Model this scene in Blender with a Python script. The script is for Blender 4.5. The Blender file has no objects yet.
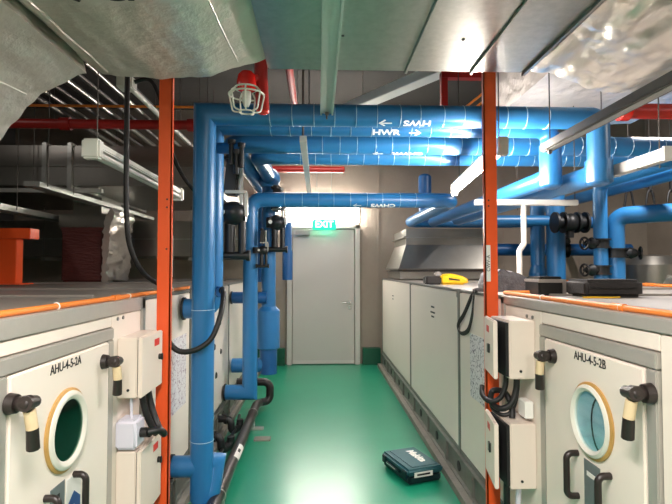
import bpy, bmesh, math, random
from mathutils import Vector, Matrix, noise
random.seed(7)
PI = math.pi
scene = bpy.context.scene
COL = scene.collection
V = Vector

# ------------------------------------------------------------------ materials
def lin(c):
    c = c / 255.0
    return c / 12.92 if c <= 0.04045 else ((c + 0.055) / 1.055) ** 2.4
def rgb(r, g, b): return (lin(r), lin(g), lin(b), 1.0)

def mat(name, col, rough=0.5, metal=0.0, var=0.0, vscale=6.0, bump=0.0, bscale=40.0, rvar=0.0,
        emit=None, estr=0.0, spec=None, coat=0.0, stretch=None, detail=4.0, col2=None):
    m = bpy.data.materials.new(name); m.use_nodes = True
    nt = m.node_tree; N = nt.nodes; L = nt.links
    b = N['Principled BSDF']
    b.inputs['Base Color'].default_value = col
    b.inputs['Roughness'].default_value = rough
    b.inputs['Metallic'].default_value = metal
    if spec is not None: b.inputs['Specular IOR Level'].default_value = spec
    if coat: b.inputs['Coat Weight'].default_value = coat; b.inputs['Coat Roughness'].default_value = 0.12
    if emit is not None:
        b.inputs['Emission Color'].default_value = emit
        b.inputs['Emission Strength'].default_value = estr
    tc = N.new('ShaderNodeTexCoord'); src = tc.outputs['Object']
    if stretch:
        mp = N.new('ShaderNodeMapping'); mp.inputs['Scale'].default_value = stretch
        L.new(src, mp.inputs['Vector']); src = mp.outputs['Vector']
    if var or rvar:
        n = N.new('ShaderNodeTexNoise'); n.inputs['Scale'].default_value = vscale
        n.inputs['Detail'].default_value = detail; n.inputs['Roughness'].default_value = 0.65
        L.new(src, n.inputs['Vector'])
        if var:
            r = N.new('ShaderNodeValToRGB')
            c2 = col2 or (col[0] * (1 - var), col[1] * (1 - var), col[2] * (1 - var), 1)
            r.color_ramp.elements[0].position = 0.12; r.color_ramp.elements[1].position = 0.8
            r.color_ramp.elements[0].color = c2; r.color_ramp.elements[1].color = col
            L.new(n.outputs['Fac'], r.inputs['Fac']); L.new(r.outputs['Color'], b.inputs['Base Color'])
        if rvar:
            mr = N.new('ShaderNodeMapRange')
            mr.inputs['To Min'].default_value = max(0.02, rough - rvar); mr.inputs['To Max'].default_value = rough + rvar
            L.new(n.outputs['Fac'], mr.inputs['Value']); L.new(mr.outputs['Result'], b.inputs['Roughness'])
    if bump:
        n2 = N.new('ShaderNodeTexNoise'); n2.inputs['Scale'].default_value = bscale
        n2.inputs['Detail'].default_value = 5.0; L.new(src, n2.inputs['Vector'])
        bp = N.new('ShaderNodeBump'); bp.inputs['Strength'].default_value = bump; bp.inputs['Distance'].default_value = 0.02
        L.new(n2.outputs['Fac'], bp.inputs['Height']); L.new(bp.outputs['Normal'], b.inputs['Normal'])
    return m

M = {}
M['floor']   = mat('green_epoxy', rgb(22, 142, 108), 0.30, 0, var=0.25, vscale=1.5, spec=0.7, detail=6)
M['kerb']    = mat('green_kerb_paint', rgb(12, 92, 66), 0.4, 0, var=0.15)
M['concrete']= mat('grey_concrete', rgb(170, 157, 144), 0.8, 0, var=0.28, vscale=1.6, bump=0.12, bscale=30, detail=8)
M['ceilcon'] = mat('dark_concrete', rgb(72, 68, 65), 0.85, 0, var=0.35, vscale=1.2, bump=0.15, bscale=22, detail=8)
M['plinth']  = mat('plinth_concrete', rgb(140, 136, 126), 0.7, 0, var=0.4, vscale=9, bump=0.2, bscale=60)
M['cream']   = mat('cream_coated_steel', rgb(234, 223, 211), 0.42, 0, var=0.05, vscale=3, spec=0.4)
M['boxcream']= mat('control_box_paint', rgb(226, 212, 199), 0.45, 0, var=0.04, vscale=5)
M['roof']    = mat('unit_roof_sheet', rgb(168, 161, 153), 0.42, 0.25, var=0.15, vscale=4)
M['alu']     = mat('aluminium_profile', rgb(184, 180, 172), 0.42, 0.4, var=0.12, vscale=20)
M['alud']    = mat('dark_aluminium', rgb(128, 127, 122), 0.45, 0.5, var=0.15, vscale=20)
M['base']    = mat('steel_base_grey', rgb(128, 130, 122), 0.5, 0.35, var=0.35, vscale=14)
M['stru2']   = mat('bright_channel', rgb(200, 204, 198), 0.36, 0.75, var=0.1, vscale=30)
M['galv']    = mat('galvanised_sheet', rgb(186, 188, 182), 0.30, 0.9, var=0.3, vscale=26, detail=3)
M['galvd']   = mat('weathered_galvanised', rgb(158, 156, 149), 0.30, 0.9, var=0.18, vscale=5, detail=3)
M['strut']   = mat('galvanised_strut', rgb(178, 180, 174), 0.4, 0.75, var=0.12, vscale=30)
M['strutd']  = mat('grey_strut', rgb(96, 92, 88), 0.45, 0.6, var=0.2, vscale=20)
M['foil']    = mat('aluminium_foil_wrap', rgb(222, 214, 206), 0.36, 0.5, var=0.12, vscale=7, bump=0.6, bscale=14, rvar=0.08, detail=7)
M['foils']   = mat('silver_foil_crumpled', rgb(222, 216, 208), 0.30, 0.8, bump=0.7, bscale=9, stretch=(1, .45, 1))
M['blue']    = mat('blue_pipe_paint', rgb(42, 116, 174), 0.33, 0, var=0.10, vscale=3, spec=0.55, bump=0.03, bscale=12)
M['blued']   = mat('blue_fitting_paint', rgb(28, 88, 146), 0.35, 0, var=0.15, vscale=5)
M['wire']    = mat('binding_wire', rgb(176, 204, 222), 0.4, 0.3)
M['white']   = mat('white_paint', rgb(236, 234, 228), 0.4)
M['whitetxt']= mat('white_stencil_paint', rgb(235, 238, 240), 0.6)
M['pvc']     = mat('white_pvc', rgb(222, 218, 210), 0.35, var=0.04)
M['traywh']  = mat('pale_grey_trunking', rgb(205, 205, 200), 0.4, 0.2, var=0.08)
M['orange']  = mat('orange_steel_paint', rgb(236, 88, 34), 0.4, 0, var=0.10, vscale=8)
M['conduit'] = mat('orange_pvc', rgb(232, 132, 50), 0.38, 0, var=0.08, vscale=14)
M['red']     = mat('red_pipe_paint', rgb(168, 30, 24), 0.38, 0, var=0.12, vscale=6)
M['redg']    = mat('red_gloss', rgb(214, 30, 24), 0.18, 0, coat=0.6)
M['black']   = mat('black_plastic', rgb(24, 23, 23), 0.36)
M['rubber']  = mat('black_rubber', rgb(20, 20, 21), 0.5, var=0.2, vscale=20)
M['iron']    = mat('dark_iron', rgb(42, 44, 46), 0.42, 0.4, var=0.3, vscale=20)
M['pipeblk'] = mat('black_drain_pipe', rgb(40, 34, 34), 0.4, 0, var=0.3, vscale=10)
M['grip']    = mat('dark_brown_grip', rgb(36, 28, 26), 0.4)
M['tape']    = mat('cream_tape', rgb(214, 192, 154), 0.6, var=0.15, vscale=40)
M['sealant'] = mat('yellowed_sealant', rgb(196, 152, 84), 0.5, var=0.3, vscale=15)
M['ring']    = mat('porthole_ring_white', rgb(216, 212, 200), 0.35)
M['jbox']    = mat('lavender_grey_plastic', rgb(206, 204, 216), 0.4)
M['door']    = mat('door_grey_paint', rgb(198, 194, 188), 0.4, var=0.04, vscale=2)
M['dframe']  = mat('door_frame_paint', rgb(206, 202, 196), 0.4)
M['steel']   = mat('brushed_steel', rgb(190, 190, 188), 0.25, 0.95)
M['plate']   = mat('rating_plate_grey', rgb(124, 132, 134), 0.4, 0.3, var=0.25, vscale=60)
M['paper']   = mat('white_label', rgb(226, 224, 218), 0.6)
M['bluelab'] = mat('blue_label', rgb(30, 70, 130), 0.5)
M['greenlab']= mat('green_label', rgb(120, 190, 80), 0.5)
M['redlab']  = mat('red_emblem', rgb(206, 44, 34), 0.45)
M['ink']     = mat('black_ink', rgb(22, 22, 24), 0.6)
M['teal']    = mat('dark_teal_plastic', rgb(30, 82, 90), 0.45, var=0.12, vscale=14, bump=0.05, bscale=80)
M['teald']   = mat('blackish_teal_plastic', rgb(14, 34, 40), 0.42)
M['yellow']  = mat('yellow_plastic', rgb(240, 190, 20), 0.42, var=0.08, vscale=30)
M['fabric']  = mat('black_fabric', rgb(40, 36, 35), 0.75, var=0.3, vscale=30, bump=0.2, bscale=90)
M['nylon']   = mat('grey_crumpled_nylon', rgb(104, 104, 110), 0.5, var=0.85, vscale=22, bump=0.5, bscale=40)
M['silveredge'] = mat('silver_trim', rgb(186, 180, 174), 0.3, 0.7)
M['maroon']  = mat('maroon_red_reflection', rgb(96, 48, 44), 0.38, 0.2, var=0.4, vscale=5, bump=0.6, bscale=26, stretch=(0.6, 0.6, 2.4))  # red reflection on foil, put into the base colour
M['tube']    = mat('lit_fluorescent_tube', rgb(255, 250, 240), 0.4, emit=(1.0, 0.91, 0.83, 1), estr=75)
M['diffuser']= mat('lit_opal_diffuser', rgb(255, 250, 240), 0.4, emit=(1.0, 0.94, 0.85, 1), estr=34)
M['tubeoff'] = mat('unlit_tube', rgb(226, 224, 220), 0.3)
M['exit']    = mat('lit_exit_green', rgb(20, 150, 120), 0.4, emit=rgb(20, 176, 140), estr=0.75)
M['exitw']   = mat('lit_exit_white', rgb(230, 255, 245), 0.4, emit=(0.8, 1, 0.92, 1), estr=0.9)

def glass(name, tint, rough=0.04, metal=0.0, alpha_mix=0.5):
    m = bpy.data.materials.new(name); m.use_nodes = True
    nt = m.node_tree; N = nt.nodes; L = nt.links
    for n in list(N):
        if n.type == 'BSDF_PRINCIPLED': N.remove(n)
    out = [n for n in N if n.type == 'OUTPUT_MATERIAL'][0]
    g = N.new('ShaderNodeBsdfGlossy'); g.inputs['Roughness'].default_value = rough; g.inputs['Color'].default_value = (0.8, 0.95, 1, 1)
    t = N.new('ShaderNodeBsdfTransparent'); t.inputs['Color'].default_value = tint
    mx = N.new('ShaderNodeMixShader'); mx.inputs['Fac'].default_value = alpha_mix
    L.new(t.outputs[0], mx.inputs[1]); L.new(g.outputs[0], mx.inputs[2]); L.new(mx.outputs[0], out.inputs['Surface'])
    return m
M['glassdark'] = glass('dark_green_glass', (0.25, 0.45, 0.36, 1), 0.05, alpha_mix=0.10)
M['glassblue'] = glass('pale_blue_glass', (0.93, 0.99, 1.0, 1), 0.05, alpha_mix=0.16)
M['cavity_d'] = mat('dark_green_interior', rgb(26, 66, 54), 0.5)
M['cavity_b'] = mat('interior_tube_reflections', rgb(226, 240, 244), 0.3, 0.2, var=.45, vscale=9, stretch=(.2, .2, 2.2), col2=rgb(140, 190, 206))  # galvanised interior; pale bands painted in as tube reflections

def sheet_mat(name, tone):
    """paper printed with a dense wiring diagram"""
    m = bpy.data.materials.new(name); m.use_nodes = True
    nt = m.node_tree; N = nt.nodes; L = nt.links; b = N['Principled BSDF']
    b.inputs['Roughness'].default_value = 0.55
    tc = N.new('ShaderNodeTexCoord')
    n = N.new('ShaderNodeTexNoise'); n.inputs['Scale'].default_value = 46; n.inputs['Detail'].default_value = 2
    v = N.new('ShaderNodeTexVoronoi'); v.feature = 'DISTANCE_TO_EDGE'; v.inputs['Scale'].default_value = 38
    L.new(tc.outputs['Object'], n.inputs['Vector']); L.new(tc.outputs['Object'], v.inputs['Vector'])
    r = N.new('ShaderNodeValToRGB'); r.color_ramp.elements[0].position = 0.03; r.color_ramp.elements[1].position = 0.09
    r.color_ramp.elements[0].color = tone; r.color_ramp.elements[1].color = rgb(222, 218, 220)
    L.new(v.outputs['Distance'], r.inputs['Fac'])
    r2 = N.new('ShaderNodeValToRGB'); r2.color_ramp.elements[0].position = 0.44; r2.color_ramp.elements[1].position = 0.56
    r2.color_ramp.elements[0].color = (0, 0, 0, 1); r2.color_ramp.elements[1].color = (1, 1, 1, 1)
    L.new(n.outputs['Fac'], r2.inputs['Fac'])
    mx = N.new('ShaderNodeMixRGB'); mx.inputs[1].default_value = rgb(222, 218, 220)
    L.new(r2.outputs['Color'], mx.inputs['Fac']); L.new(r.outputs['Color'], mx.inputs[2])
    L.new(mx.outputs['Color'], b.inputs['Base Color'])
    return m
M['sheetL'] = sheet_mat('diagram_print_mauve', rgb(150, 120, 140))
M['sheetR'] = sheet_mat('diagram_print_dark', rgb(70, 66, 84))

# ------------------------------------------------------------------ mesh builder
LOC = {}
class MB:
    def __init__(s): s.bm = bmesh.new()
    def box(s, x0, x1, y0, y1, z0, z1):
        return s.obox(((x0 + x1) / 2, (y0 + y1) / 2, (z0 + z1) / 2), (abs(x1 - x0), abs(y1 - y0), abs(z1 - z0)))
    def obox(s, c, size, rot=None):
        mtx = Matrix.Translation(c)
        if rot is not None: mtx = mtx @ rot.to_4x4()
        mtx = mtx @ Matrix.Diagonal((size[0], size[1], size[2], 1))
        bmesh.ops.create_cube(s.bm, size=1.0, matrix=mtx); return s
    def cyl(s, p0, p1, r, r2=None, seg=24):
        p0, p1 = V(p0), V(p1); d = p1 - p0
        mtx = Matrix.Translation((p0 + p1) / 2) @ d.to_track_quat('Z', 'Y').to_matrix().to_4x4()
        bmesh.ops.create_cone(s.bm, cap_ends=True, segments=seg, radius1=r, radius2=r if r2 is None else r2, depth=d.length, matrix=mtx)
        return s
    def sph(s, c, r, sc=(1, 1, 1), seg=24):
        mtx = Matrix.Translation(c) @ Matrix.Diagonal((sc[0], sc[1], sc[2], 1))
        bmesh.ops.create_uvsphere(s.bm, u_segments=seg, v_segments=seg // 2, radius=r, matrix=mtx); return s
    def lathe(s, p, axis, prof, seg=40, closed=False):
        """prof: list of (distance along axis, radius)"""
        q = V(axis).normalized().to_track_quat('Z', 'Y').to_matrix(); p = V(p); rings = []
        for a, r in prof:
            if r < 1e-6: rings.append([s.bm.verts.new(p + q @ V((0, 0, a)))])
            else: rings.append([s.bm.verts.new(p + q @ V((r * math.cos(2 * PI * k / seg), r * math.sin(2 * PI * k / seg), a))) for k in range(seg)])
        pairs = list(zip(rings, rings[1:]))
        if closed: pairs.append((rings[-1], rings[0]))
        for A, B in pairs:
            for k in range(seg):
                k2 = (k + 1) % seg
                vs = [A[k % len(A)], A[k2 % len(A)], B[k2 % len(B)], B[k % len(B)]]
                vs2 = []
                for v in vs:
                    if v not in vs2: vs2.append(v)
                if len(vs2) > 2: s.bm.faces.new(vs2)
        return s
    def ring(s, c, axis, R, r, seg=32, k=6, sy=1.0):
        q = V(axis).normalized().to_track_quat('Z', 'Y').to_matrix(); c = V(c)
        return s.tube([c + q @ V((R * math.cos(2 * PI * i / seg), R * math.sin(2 * PI * i / seg), 0)) for i in range(seg)], r, k, loop=True)
    def tube(s, pts, r, seg=16, fillet=0.0, loop=False, flat=None, up=None):
        pts = [V(p) for p in pts]
        if isinstance(fillet, (list, tuple)) or fillet > 0: pts = fillet_path(pts, fillet)
        n = len(pts); T = []
        for i in range(n):
            if loop: t = pts[(i + 1) % n] - pts[i - 1]
            elif 0 < i < n - 1: t = (pts[i + 1] - pts[i]).normalized() + (pts[i] - pts[i - 1]).normalized()
            else: t = pts[min(i + 1, n - 1)] - pts[max(i - 1, 0)]
            T.append(t.normalized())
        ref = V(up) if up is not None else (V((0, 0, 1)) if abs(T[0].z) < 0.9 else V((1, 0, 0)))
        nrm = (ref - T[0] * ref.dot(T[0])).normalized(); rings = []
        for i in range(n):
            if i:
                if up is not None and abs(T[i].dot(V(up))) < 0.98: nrm = (V(up) - T[i] * V(up).dot(T[i])).normalized()
                else:
                    nrm = nrm - T[i] * nrm.dot(T[i])
                    nrm.normalize()
            b = T[i].cross(nrm); ra = r[i] if isinstance(r, (list, tuple)) else r
            ring = []; mit = None
            if 0 < i < n - 1 and not loop:
                u, v = (pts[i] - pts[i - 1]).normalized(), (pts[i + 1] - pts[i]).normalized(); th = u.angle(v)
                if 0.05 < th < 2.2: mit = ((v - u).normalized(), 1 / math.cos(th / 2) - 1)
            for k in range(seg):
                a = 2 * PI * (k + 0.5) / seg
                fn, fb = (flat if flat else (1, 1))
                w = nrm * (ra * fn * math.cos(a)) + b * (ra * fb * math.sin(a))
                if mit is not None: w = w + mit[0] * (w.dot(mit[0]) * mit[1])
                ring.append(s.bm.verts.new(pts[i] + w))
            rings.append(ring)
        m = n if loop else n - 1
        for i in range(m):
            A, B = rings[i], rings[(i + 1) % n]
            for k in range(seg): s.bm.faces.new((A[k], A[(k + 1) % seg], B[(k + 1) % seg], B[k]))
        if not loop:
            s.bm.faces.new(list(reversed(rings[0]))); s.bm.faces.new(rings[-1])
        return s
    def prism(s, poly, d0, d1, axis='x'):
        def mk(a, b, d): return {'x': (d, a, b), 'y': (a, d, b), 'z': (a, b, d)}[axis]
        A = [s.bm.verts.new(mk(a, b, d0)) for a, b in poly]; B = [s.bm.verts.new(mk(a, b, d1)) for a, b in poly]
        s.bm.faces.new(A); s.bm.faces.new(list(reversed(B))); n = len(poly)
        for i in range(n): s.bm.faces.new((A[i], A[(i + 1) % n], B[(i + 1) % n], B[i]))
        return s
    def build(s, name, m, parent=None, bevel=0.0, smooth=True, seg=2):
        bm = s.bm
        bmesh.ops.recalc_face_normals(bm, faces=bm.faces)
        if bevel:
            es = [e for e in bm.edges if len(e.link_faces) == 2 and e.calc_face_angle(0) > 0.6]
            bmesh.ops.bevel(bm, geom=es, offset=bevel, segments=seg, affect='EDGES', clamp_overlap=True)
        if parent is not None: bmesh.ops.translate(bm, verts=bm.verts, vec=-LOC[parent.name])
        me = bpy.data.meshes.new(name); bm.to_mesh(me); bm.free()
        me.materials.append(M[m])
        o = bpy.data.objects.new(name, me); COL.objects.link(o)
        if parent is not None: o.parent = parent; LOC[o.name] = LOC[parent.name]
        else: LOC[o.name] = V((0, 0, 0))
        if smooth:
            for p in me.polygons: p.use_smooth = True
            me.set_sharp_from_angle(angle=math.radians(38))
        return o

def fillet_path(pts, R, n=8):
    out = [pts[0]]
    for i in range(1, len(pts) - 1):
        a, b, c = pts[i - 1], pts[i], pts[i + 1]
        u, w = (a - b), (c - b); ang = u.angle(w); Ri = R[i - 1] if isinstance(R, (list, tuple)) else R
        if Ri <= 0: out.append(b); continue
        if ang > PI - 0.02: out.append(b); continue
        t = min(Ri / math.tan(ang / 2), u.length * 0.49, w.length * 0.49); rr = t * math.tan(ang / 2)
        u.normalize(); w.normalize(); p0, p1 = b + u * t, b + w * t
        cen = b + (u + w).normalized() * (rr / math.sin(ang / 2))
        e0, e1 = p0 - cen, p1 - cen; th = e0.angle(e1)
        for k in range(n + 1):
            f = k / n
            out.append(cen + (e0 * math.sin((1 - f) * th) + e1 * math.sin(f * th)) / math.sin(th))
    out.append(pts[-1]); return out

def smooth_path(pts, n=6):
    pts = [V(p) for p in pts]; P = [pts[0]] + pts + [pts[-1]]; out = []
    for i in range(1, len(P) - 2):
        for k in range(n):
            t = k / n; a, b, c, d = P[i - 1], P[i], P[i + 1], P[i + 2]
            out.append(0.5 * ((2 * b) + (c - a) * t + (2 * a - 5 * b + 4 * c - d) * t * t + (3 * b - a - 3 * c + d) * t ** 3))
    out.append(pts[-1]); return out

def tag(o, label, cat, group=None):
    o['label'] = label; o['category'] = cat
    if group: o['group'] = group
    return o
def thing(name, label, cat, loc, group=None):
    o = bpy.data.objects.new(name, None); COL.objects.link(o); o.location = loc; o.empty_display_size = 0.1
    LOC[o.name] = V(loc); return tag(o, label, cat, group)
def struct(o): o['kind'] = 'structure'; return o

def lettering(body, size, m, org, xd, yd, parent, name='lettering', sx=1.0, bend=None, ext=0.0006, bold=0.0):
    cu = bpy.data.curves.new('txt', 'FONT'); cu.body = body; cu.size = size; cu.extrude = ext; cu.offset = bold
    cu.align_x = 'CENTER'; cu.align_y = 'CENTER'; cu.resolution_u = 3
    tmp = bpy.data.objects.new('txt', cu); COL.objects.link(tmp)
    me = bpy.data.meshes.new_from_object(tmp)
    COL.objects.unlink(tmp); bpy.data.objects.remove(tmp); bpy.data.curves.remove(cu)
    bm = bmesh.new(); bm.from_mesh(me); bpy.data.meshes.remove(me)
    xd, yd, org = V(xd).normalized(), V(yd).normalized(), V(org); zd = xd.cross(yd)
    if bend: bmesh.ops.subdivide_edges(bm, edges=[e for e in bm.edges if e.calc_length() > 0.012], cuts=2)
    for v in bm.verts:
        x, y, z = v.co; x *= sx
        if bend:                                   # org on the pipe's axis; wrap y round it
            a = y / bend; R = bend + 0.0012 + z
            v.co = org + xd * x + yd * (R * math.sin(a)) + zd * (R * math.cos(a))
        else: v.co = org + xd * x + yd * y + zd * (z + ext)
    mb = MB(); mb.bm.free(); mb.bm = bm
    return mb.build(name, m, parent, smooth=False)
# ------------------------------------------------------------------ setting
BX0, BX1, BY0, BY1, CH = -4.6, 5.2, -3.0, 7.71, 3.9
def slab(name, x0, x1, y0, y1, z0, z1, m):
    return struct(MB().box(x0, x1, y0, y1, z0, z1).build(name, m, smooth=False))
slab('floor', BX0 - .2, BX1 + .2, BY0 - .2, BY1 + .2, -.15, 0, 'floor')
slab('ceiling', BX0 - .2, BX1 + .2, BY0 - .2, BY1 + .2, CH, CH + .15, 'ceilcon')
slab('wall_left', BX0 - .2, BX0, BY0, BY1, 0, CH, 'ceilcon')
slab('wall_right', BX1, BX1 + .2, BY0, BY1, 0, CH, 'concrete')
slab('wall_front', BX0 - .2, BX1 + .2, BY0 - .2, BY0, 0, CH, 'concrete')
slab('wall_back', BX0 - .2, BX1 + .2, BY1, BY1 + .2, 0, CH, 'concrete')
# formwork joints standing proud of the back wall, as thin ribs
for i, x in enumerate((-3.4, -2.2, -1.0, .93, 1.72, 2.9, 4.1)):
    slab('trim_%d' % (i + 1), x, x + .02, BY1 - .008, BY1, .0, CH, 'concrete')
slab('baseboard_left', -2.5, -.5, BY1 - .12, BY1, 0, .25, 'kerb')
slab('baseboard_right', .68, .95, BY1 - .12, BY1, 0, .25, 'kerb')
slab('baseboard_under_left_unit', -2.85, -.80, .8, 7.05, 0, .05, 'plinth')
slab('baseboard_under_right_unit', .885, 2.78, .8, 7.45, 0, .05, 'plinth')

# door in the back wall
d = struct(bpy.data.objects.new('door_1', None)); COL.objects.link(d); d.location = (.09, BY1, 0); LOC['door_1'] = V((.09, BY1, 0))
MB().box(-.385, .555, BY1 - .05, BY1 - .004, .01, 2.06).build('door_leaf', 'door', d, bevel=.003)
f = MB(); f.box(-.47, -.395, BY1 - .085, BY1, 0, 2.13); f.box(.565, .64, BY1 - .085, BY1, 0, 2.13); f.box(-.47, .64, BY1 - .085, BY1, 2.07, 2.13)
f.build('door_frame', 'dframe', d, bevel=.004)
MB().box(-.385, .555, BY1 - .056, BY1 - .05, .01, .06).build('kick_strip', 'dframe', d)
hd = MB(); hd.cyl((.485, BY1 - .05, .94), (.485, BY1 - .062, .94), .026); hd.cyl((.485, BY1 - .06, .94), (.485, BY1 - .10, .94), .009)
hd.cyl((.49, BY1 - .10, .94), (.36, BY1 - .10, .94), .009); hd.build('door_handle', 'steel', d)
lk = MB(); lk.cyl((.485, BY1 - .05, .86), (.485, BY1 - .064, .86), .024); lk.build('door_lock', 'steel', d)
dc = MB(); dc.box(-.34, -.12, BY1 - .11, BY1 - .05, 1.97, 2.03); dc.tube([(-.16, BY1 - .10, 2.035), (.08, BY1 - .16, 2.04), (-.05, BY1 - .10, 2.06)], .009, 8)
dc.build('door_closer', 'alu', d, bevel=.004)

# ------------------------------------------------------------------ air handling units
def make_unit(s, F, Y0, Y1, depth, label, name_text, hz, porthole, lys, sections, fw, diagram, glassm, cavm, labz):
    X = lambda dd: s * (F + dd)
    t = thing('air_handling_unit', label, 'air handling unit', (X(depth / 2), (Y0 + Y1) / 2, .05), 'air handling units along the aisle')
    zb, zt = .215, 1.31
    def bx(d0, d1, y0, y1, z0, z1, mb=None):
        mb = mb or MB(); mb.box(X(d0), X(d1), y0, y1, z0, z1); return mb
    bx(.02, depth - .01, Y0 + .01, Y1 - .01, zb, zt - .012).build('casing', 'cream', t)
    # roof sheets
    ys = [Y0] + list(sections) + [Y1]
    for a, b in zip(ys, ys[1:]):
        m = MB(); bx(.015, depth, a + .004, b - .004, zt - .012, zt, m)
        m.box(X(.25), X(depth), b - .03, b - .012, zt, zt + .012); m.build('roof_sheet', 'roof', t, bevel=.003)
    # profiles: near section heavy, the rest slim
    near_end = sections[0]
    fr = MB()
    bx(0, .05, Y0, near_end, zt - fw, zt + .002, fr); bx(0, .05, Y0, near_end, zb, zb + .05, fr)
    bx(0, .05, near_end - .05, near_end, zb, zt, fr); bx(0, .05, Y0, Y0 + .05, zb, zt, fr)
    bx(depth - .05, depth, Y0, Y1, zt - .05, zt + .002, fr); bx(depth - .05, depth, Y0, Y1, zb, zb + .05, fr)
    bx(0, depth, Y0, Y0 + .05, zt - .05, zt + .002, fr)
    fr.build('corner_profile', 'alu', t, bevel=.004)
    fr = MB()
    bx(0.004, .05, near_end, Y1, zt - .016, zt + .002, fr); bx(0.004, .05, near_end, Y1, zb, zb + .03, fr)
    for y in sections[1:]: bx(0, .05, y - .022, y + .022, zb, zt - .004, fr)
    bx(0, .05, Y1 - .03, Y1, zb, zt, fr)
    fr.build('section_profile', 'alud', t, bevel=.003)
    # corner cap at the joint between sections
    for y in sections[1:2]:
        bx(-.004, .05, y - .03, y + .03, zt - .055, zt + .004).build('corner_cap', 'alud', t, bevel=.004)
    # panels
    dy0, dy1 = 1.375, (2.14 if s < 0 else 2.115)
    dz1 = 1.205 if s < 0 else 1.215; sw = .046
    ys = sections
    for a, b in zip(ys, list(ys[1:]) + [Y1]):
        bx(.004, .03, a + .026 if a != near_end else a + .004, b - .026, zb + .034, zt - .02).build('panel', 'cream', t, bevel=.004)
    bx(.006, .03, dy1 + .004, near_end - .054, zb + .054, zt - fw - .003).build('panel', 'cream', t, bevel=.003)
    bx(.006, .03, dy0 + .0, dy1 + .0, dz1 + .004, zt - fw - .003).build('panel', 'cream', t, bevel=.002)
    bx(.006, .03, Y0 + .054, dy0 - .004, zb + .054, zt - fw - .003).build('panel', 'cream', t, bevel=.003)
    # screws on the near fixed panel
    sc = MB()
    for y in (2.26, 2.20): sc.cyl((X(.006), y, 1.235), (X(.001), y, 1.235), .008, seg=12)
    sc.build('screw', 'alud', t)
    # diagram sheet
    y0, y1, z0, z1 = diagram
    bx(.002, .004, y0, y1, z0, z1).build('wiring_diagram', 'sheetL' if s < 0 else 'sheetR', t, smooth=False)['label'] = 'printed wiring diagram sheet'
    # base channel: web, flanges, slots and lifting eyes
    bm = MB(); bx(.0, .012, Y0, Y1, .05, zb - .004, bm); bx(-.015, .05, Y0, Y1, zb - .016, zb - .002, bm); bx(-.02, .05, Y0, Y1, .05, .062, bm)
    y = Y0 + .3
    while y < Y1 - .2:
        bx(-.016, .0, y - .02, y + .02, .062, zb - .016, bm); y += .62
    bx(depth - .05, depth - .03, Y0, Y1, .05, zb, bm)
    bx(.012, depth - .05, Y0 + .2, Y0 + .25, .05, zb, bm); bx(.012, depth - .05, Y1 - .25, Y1 - .2, .05, zb, bm)
    bm.build('base_channel', 'base', t, bevel=.002)
    y = Y0 + .61; k = 0
    while y < Y1 - .2:
        h = MB(); h.lathe((X(-.002), y, .13), (s * -1, 0, 0), [(0, .034), (.005, .034), (.005, .0)], seg=20); h.build('lifting_hole', 'ink', t); y += .62
    # access door
    dr = bx(-.010, .03, dy0 + sw + .004, dy1 - sw - .01, zb + .11, dz1 - .052).build('access_door', 'cream', t, bevel=.006)
    fm = MB()
    bx(-.006, .03, dy0, dy0 + sw, zb + .107, dz1 - .050, fm); bx(-.006, .03, dy1 - sw - .004, dy1, zb + .107, dz1 - .050, fm)
    bx(-.006, .03, dy0, dy1, dz1 - .048, dz1, fm); bx(-.006, .03, dy0, dy1, zb + .055, zb + .105, fm)
    fm.build('door_surround', 'alu', t, bevel=.004)
    fc = s * (F - .010); n = (-s, 0, 0)
    py, pz, pr, gr = porthole
    P = lambda dd, y, z: (s * (F + dd), y, z)
    MB().lathe(P(-.010, py, pz), n, [(0, pr), (.006, pr), (.012, pr - .012), (.012, pr - .02), (0, pr - .02)], closed=True, seg=56).build('porthole_seal', 'sealant', dr)['label'] = 'yellowed sealant round the porthole'
    MB().lathe(P(-.012, py, pz), n, [(0, pr - .006), (.012, pr - .010), (.018, pr - .020), (.018, gr + .012), (.010, gr), (0, gr)], closed=True, seg=56).build('porthole_ring', 'ring', dr)
    MB().lathe(P(-.016, py, pz), n, [(0, 0), (0, gr + .003), (.003, gr + .003), (.003, 0)], seg=56).build('porthole_glass', glassm, dr)
    cv = MB(); cv.lathe(P(-.0112, py, pz), n, [(0, 0), (0, gr)], seg=56)
    cv.build('porthole_lining', cavm, dr)
    if s > 0:
        a = MB(); a.tube([P(-.0118, py - .055 + .055 * math.cos(q), pz + gr * .93 * math.sin(q)) for q in [PI / 2 * (i / 10 - 1) for i in range(21)]], .0032, 8)
        a.build('fan_rim', 'iron', dr)
    if name_text:
        lettering(name_text, .043, 'ink', P(-.0105, labz[0], labz[1]), (0, -s, 0), (0, 0, 1), dr, 'lettering', sx=.92, bold=.0003)
    # pull handles
    for y in hz[0]:
        MB().tube([P(-.010, y, hz[2]), P(-.052, y, hz[2]), P(-.052, y, hz[1]), P(-.010, y, hz[1])], .0115, 12, fillet=.026).build('pull_handle', 'grip', dr)
    # latches: hub, taped lever and grip
    for (y, z, ang) in ((lys[0], hz[3] + .0, .10), (lys[1], hz[3] + .005, .05)):
        lt = MB(); lt.cyl(P(-.008, y, z), P(-.03, y, z), .030, .026); lt.cyl(P(-.03, y, z), P(-.062, y, z), .019, .024)
        lt.sph(P(-.062, y, z), .024, (.7, 1, 1), 16)
        lt.tube([P(-.062, y - .02, z + .004), P(-.060, y + .035, z - .002)], [.021, .017], 12)
        lh = lt.build('latch', 'grip', dr)
        e0 = V(P(-.062, y + .004, z - .02)); e1 = V(P(-.066, y + ang * .12, z - .072)); e2 = V(P(-.062, y + ang * .25, z - .132))
        MB().tube([e0, e1], .0165, 10).build('latch_sleeve', 'tape', dr)['label'] = 'cream taped lever'
        MB().tube([e1, e2], [.0165, .0180], 10).build('latch_grip', 'grip', dr)
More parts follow.
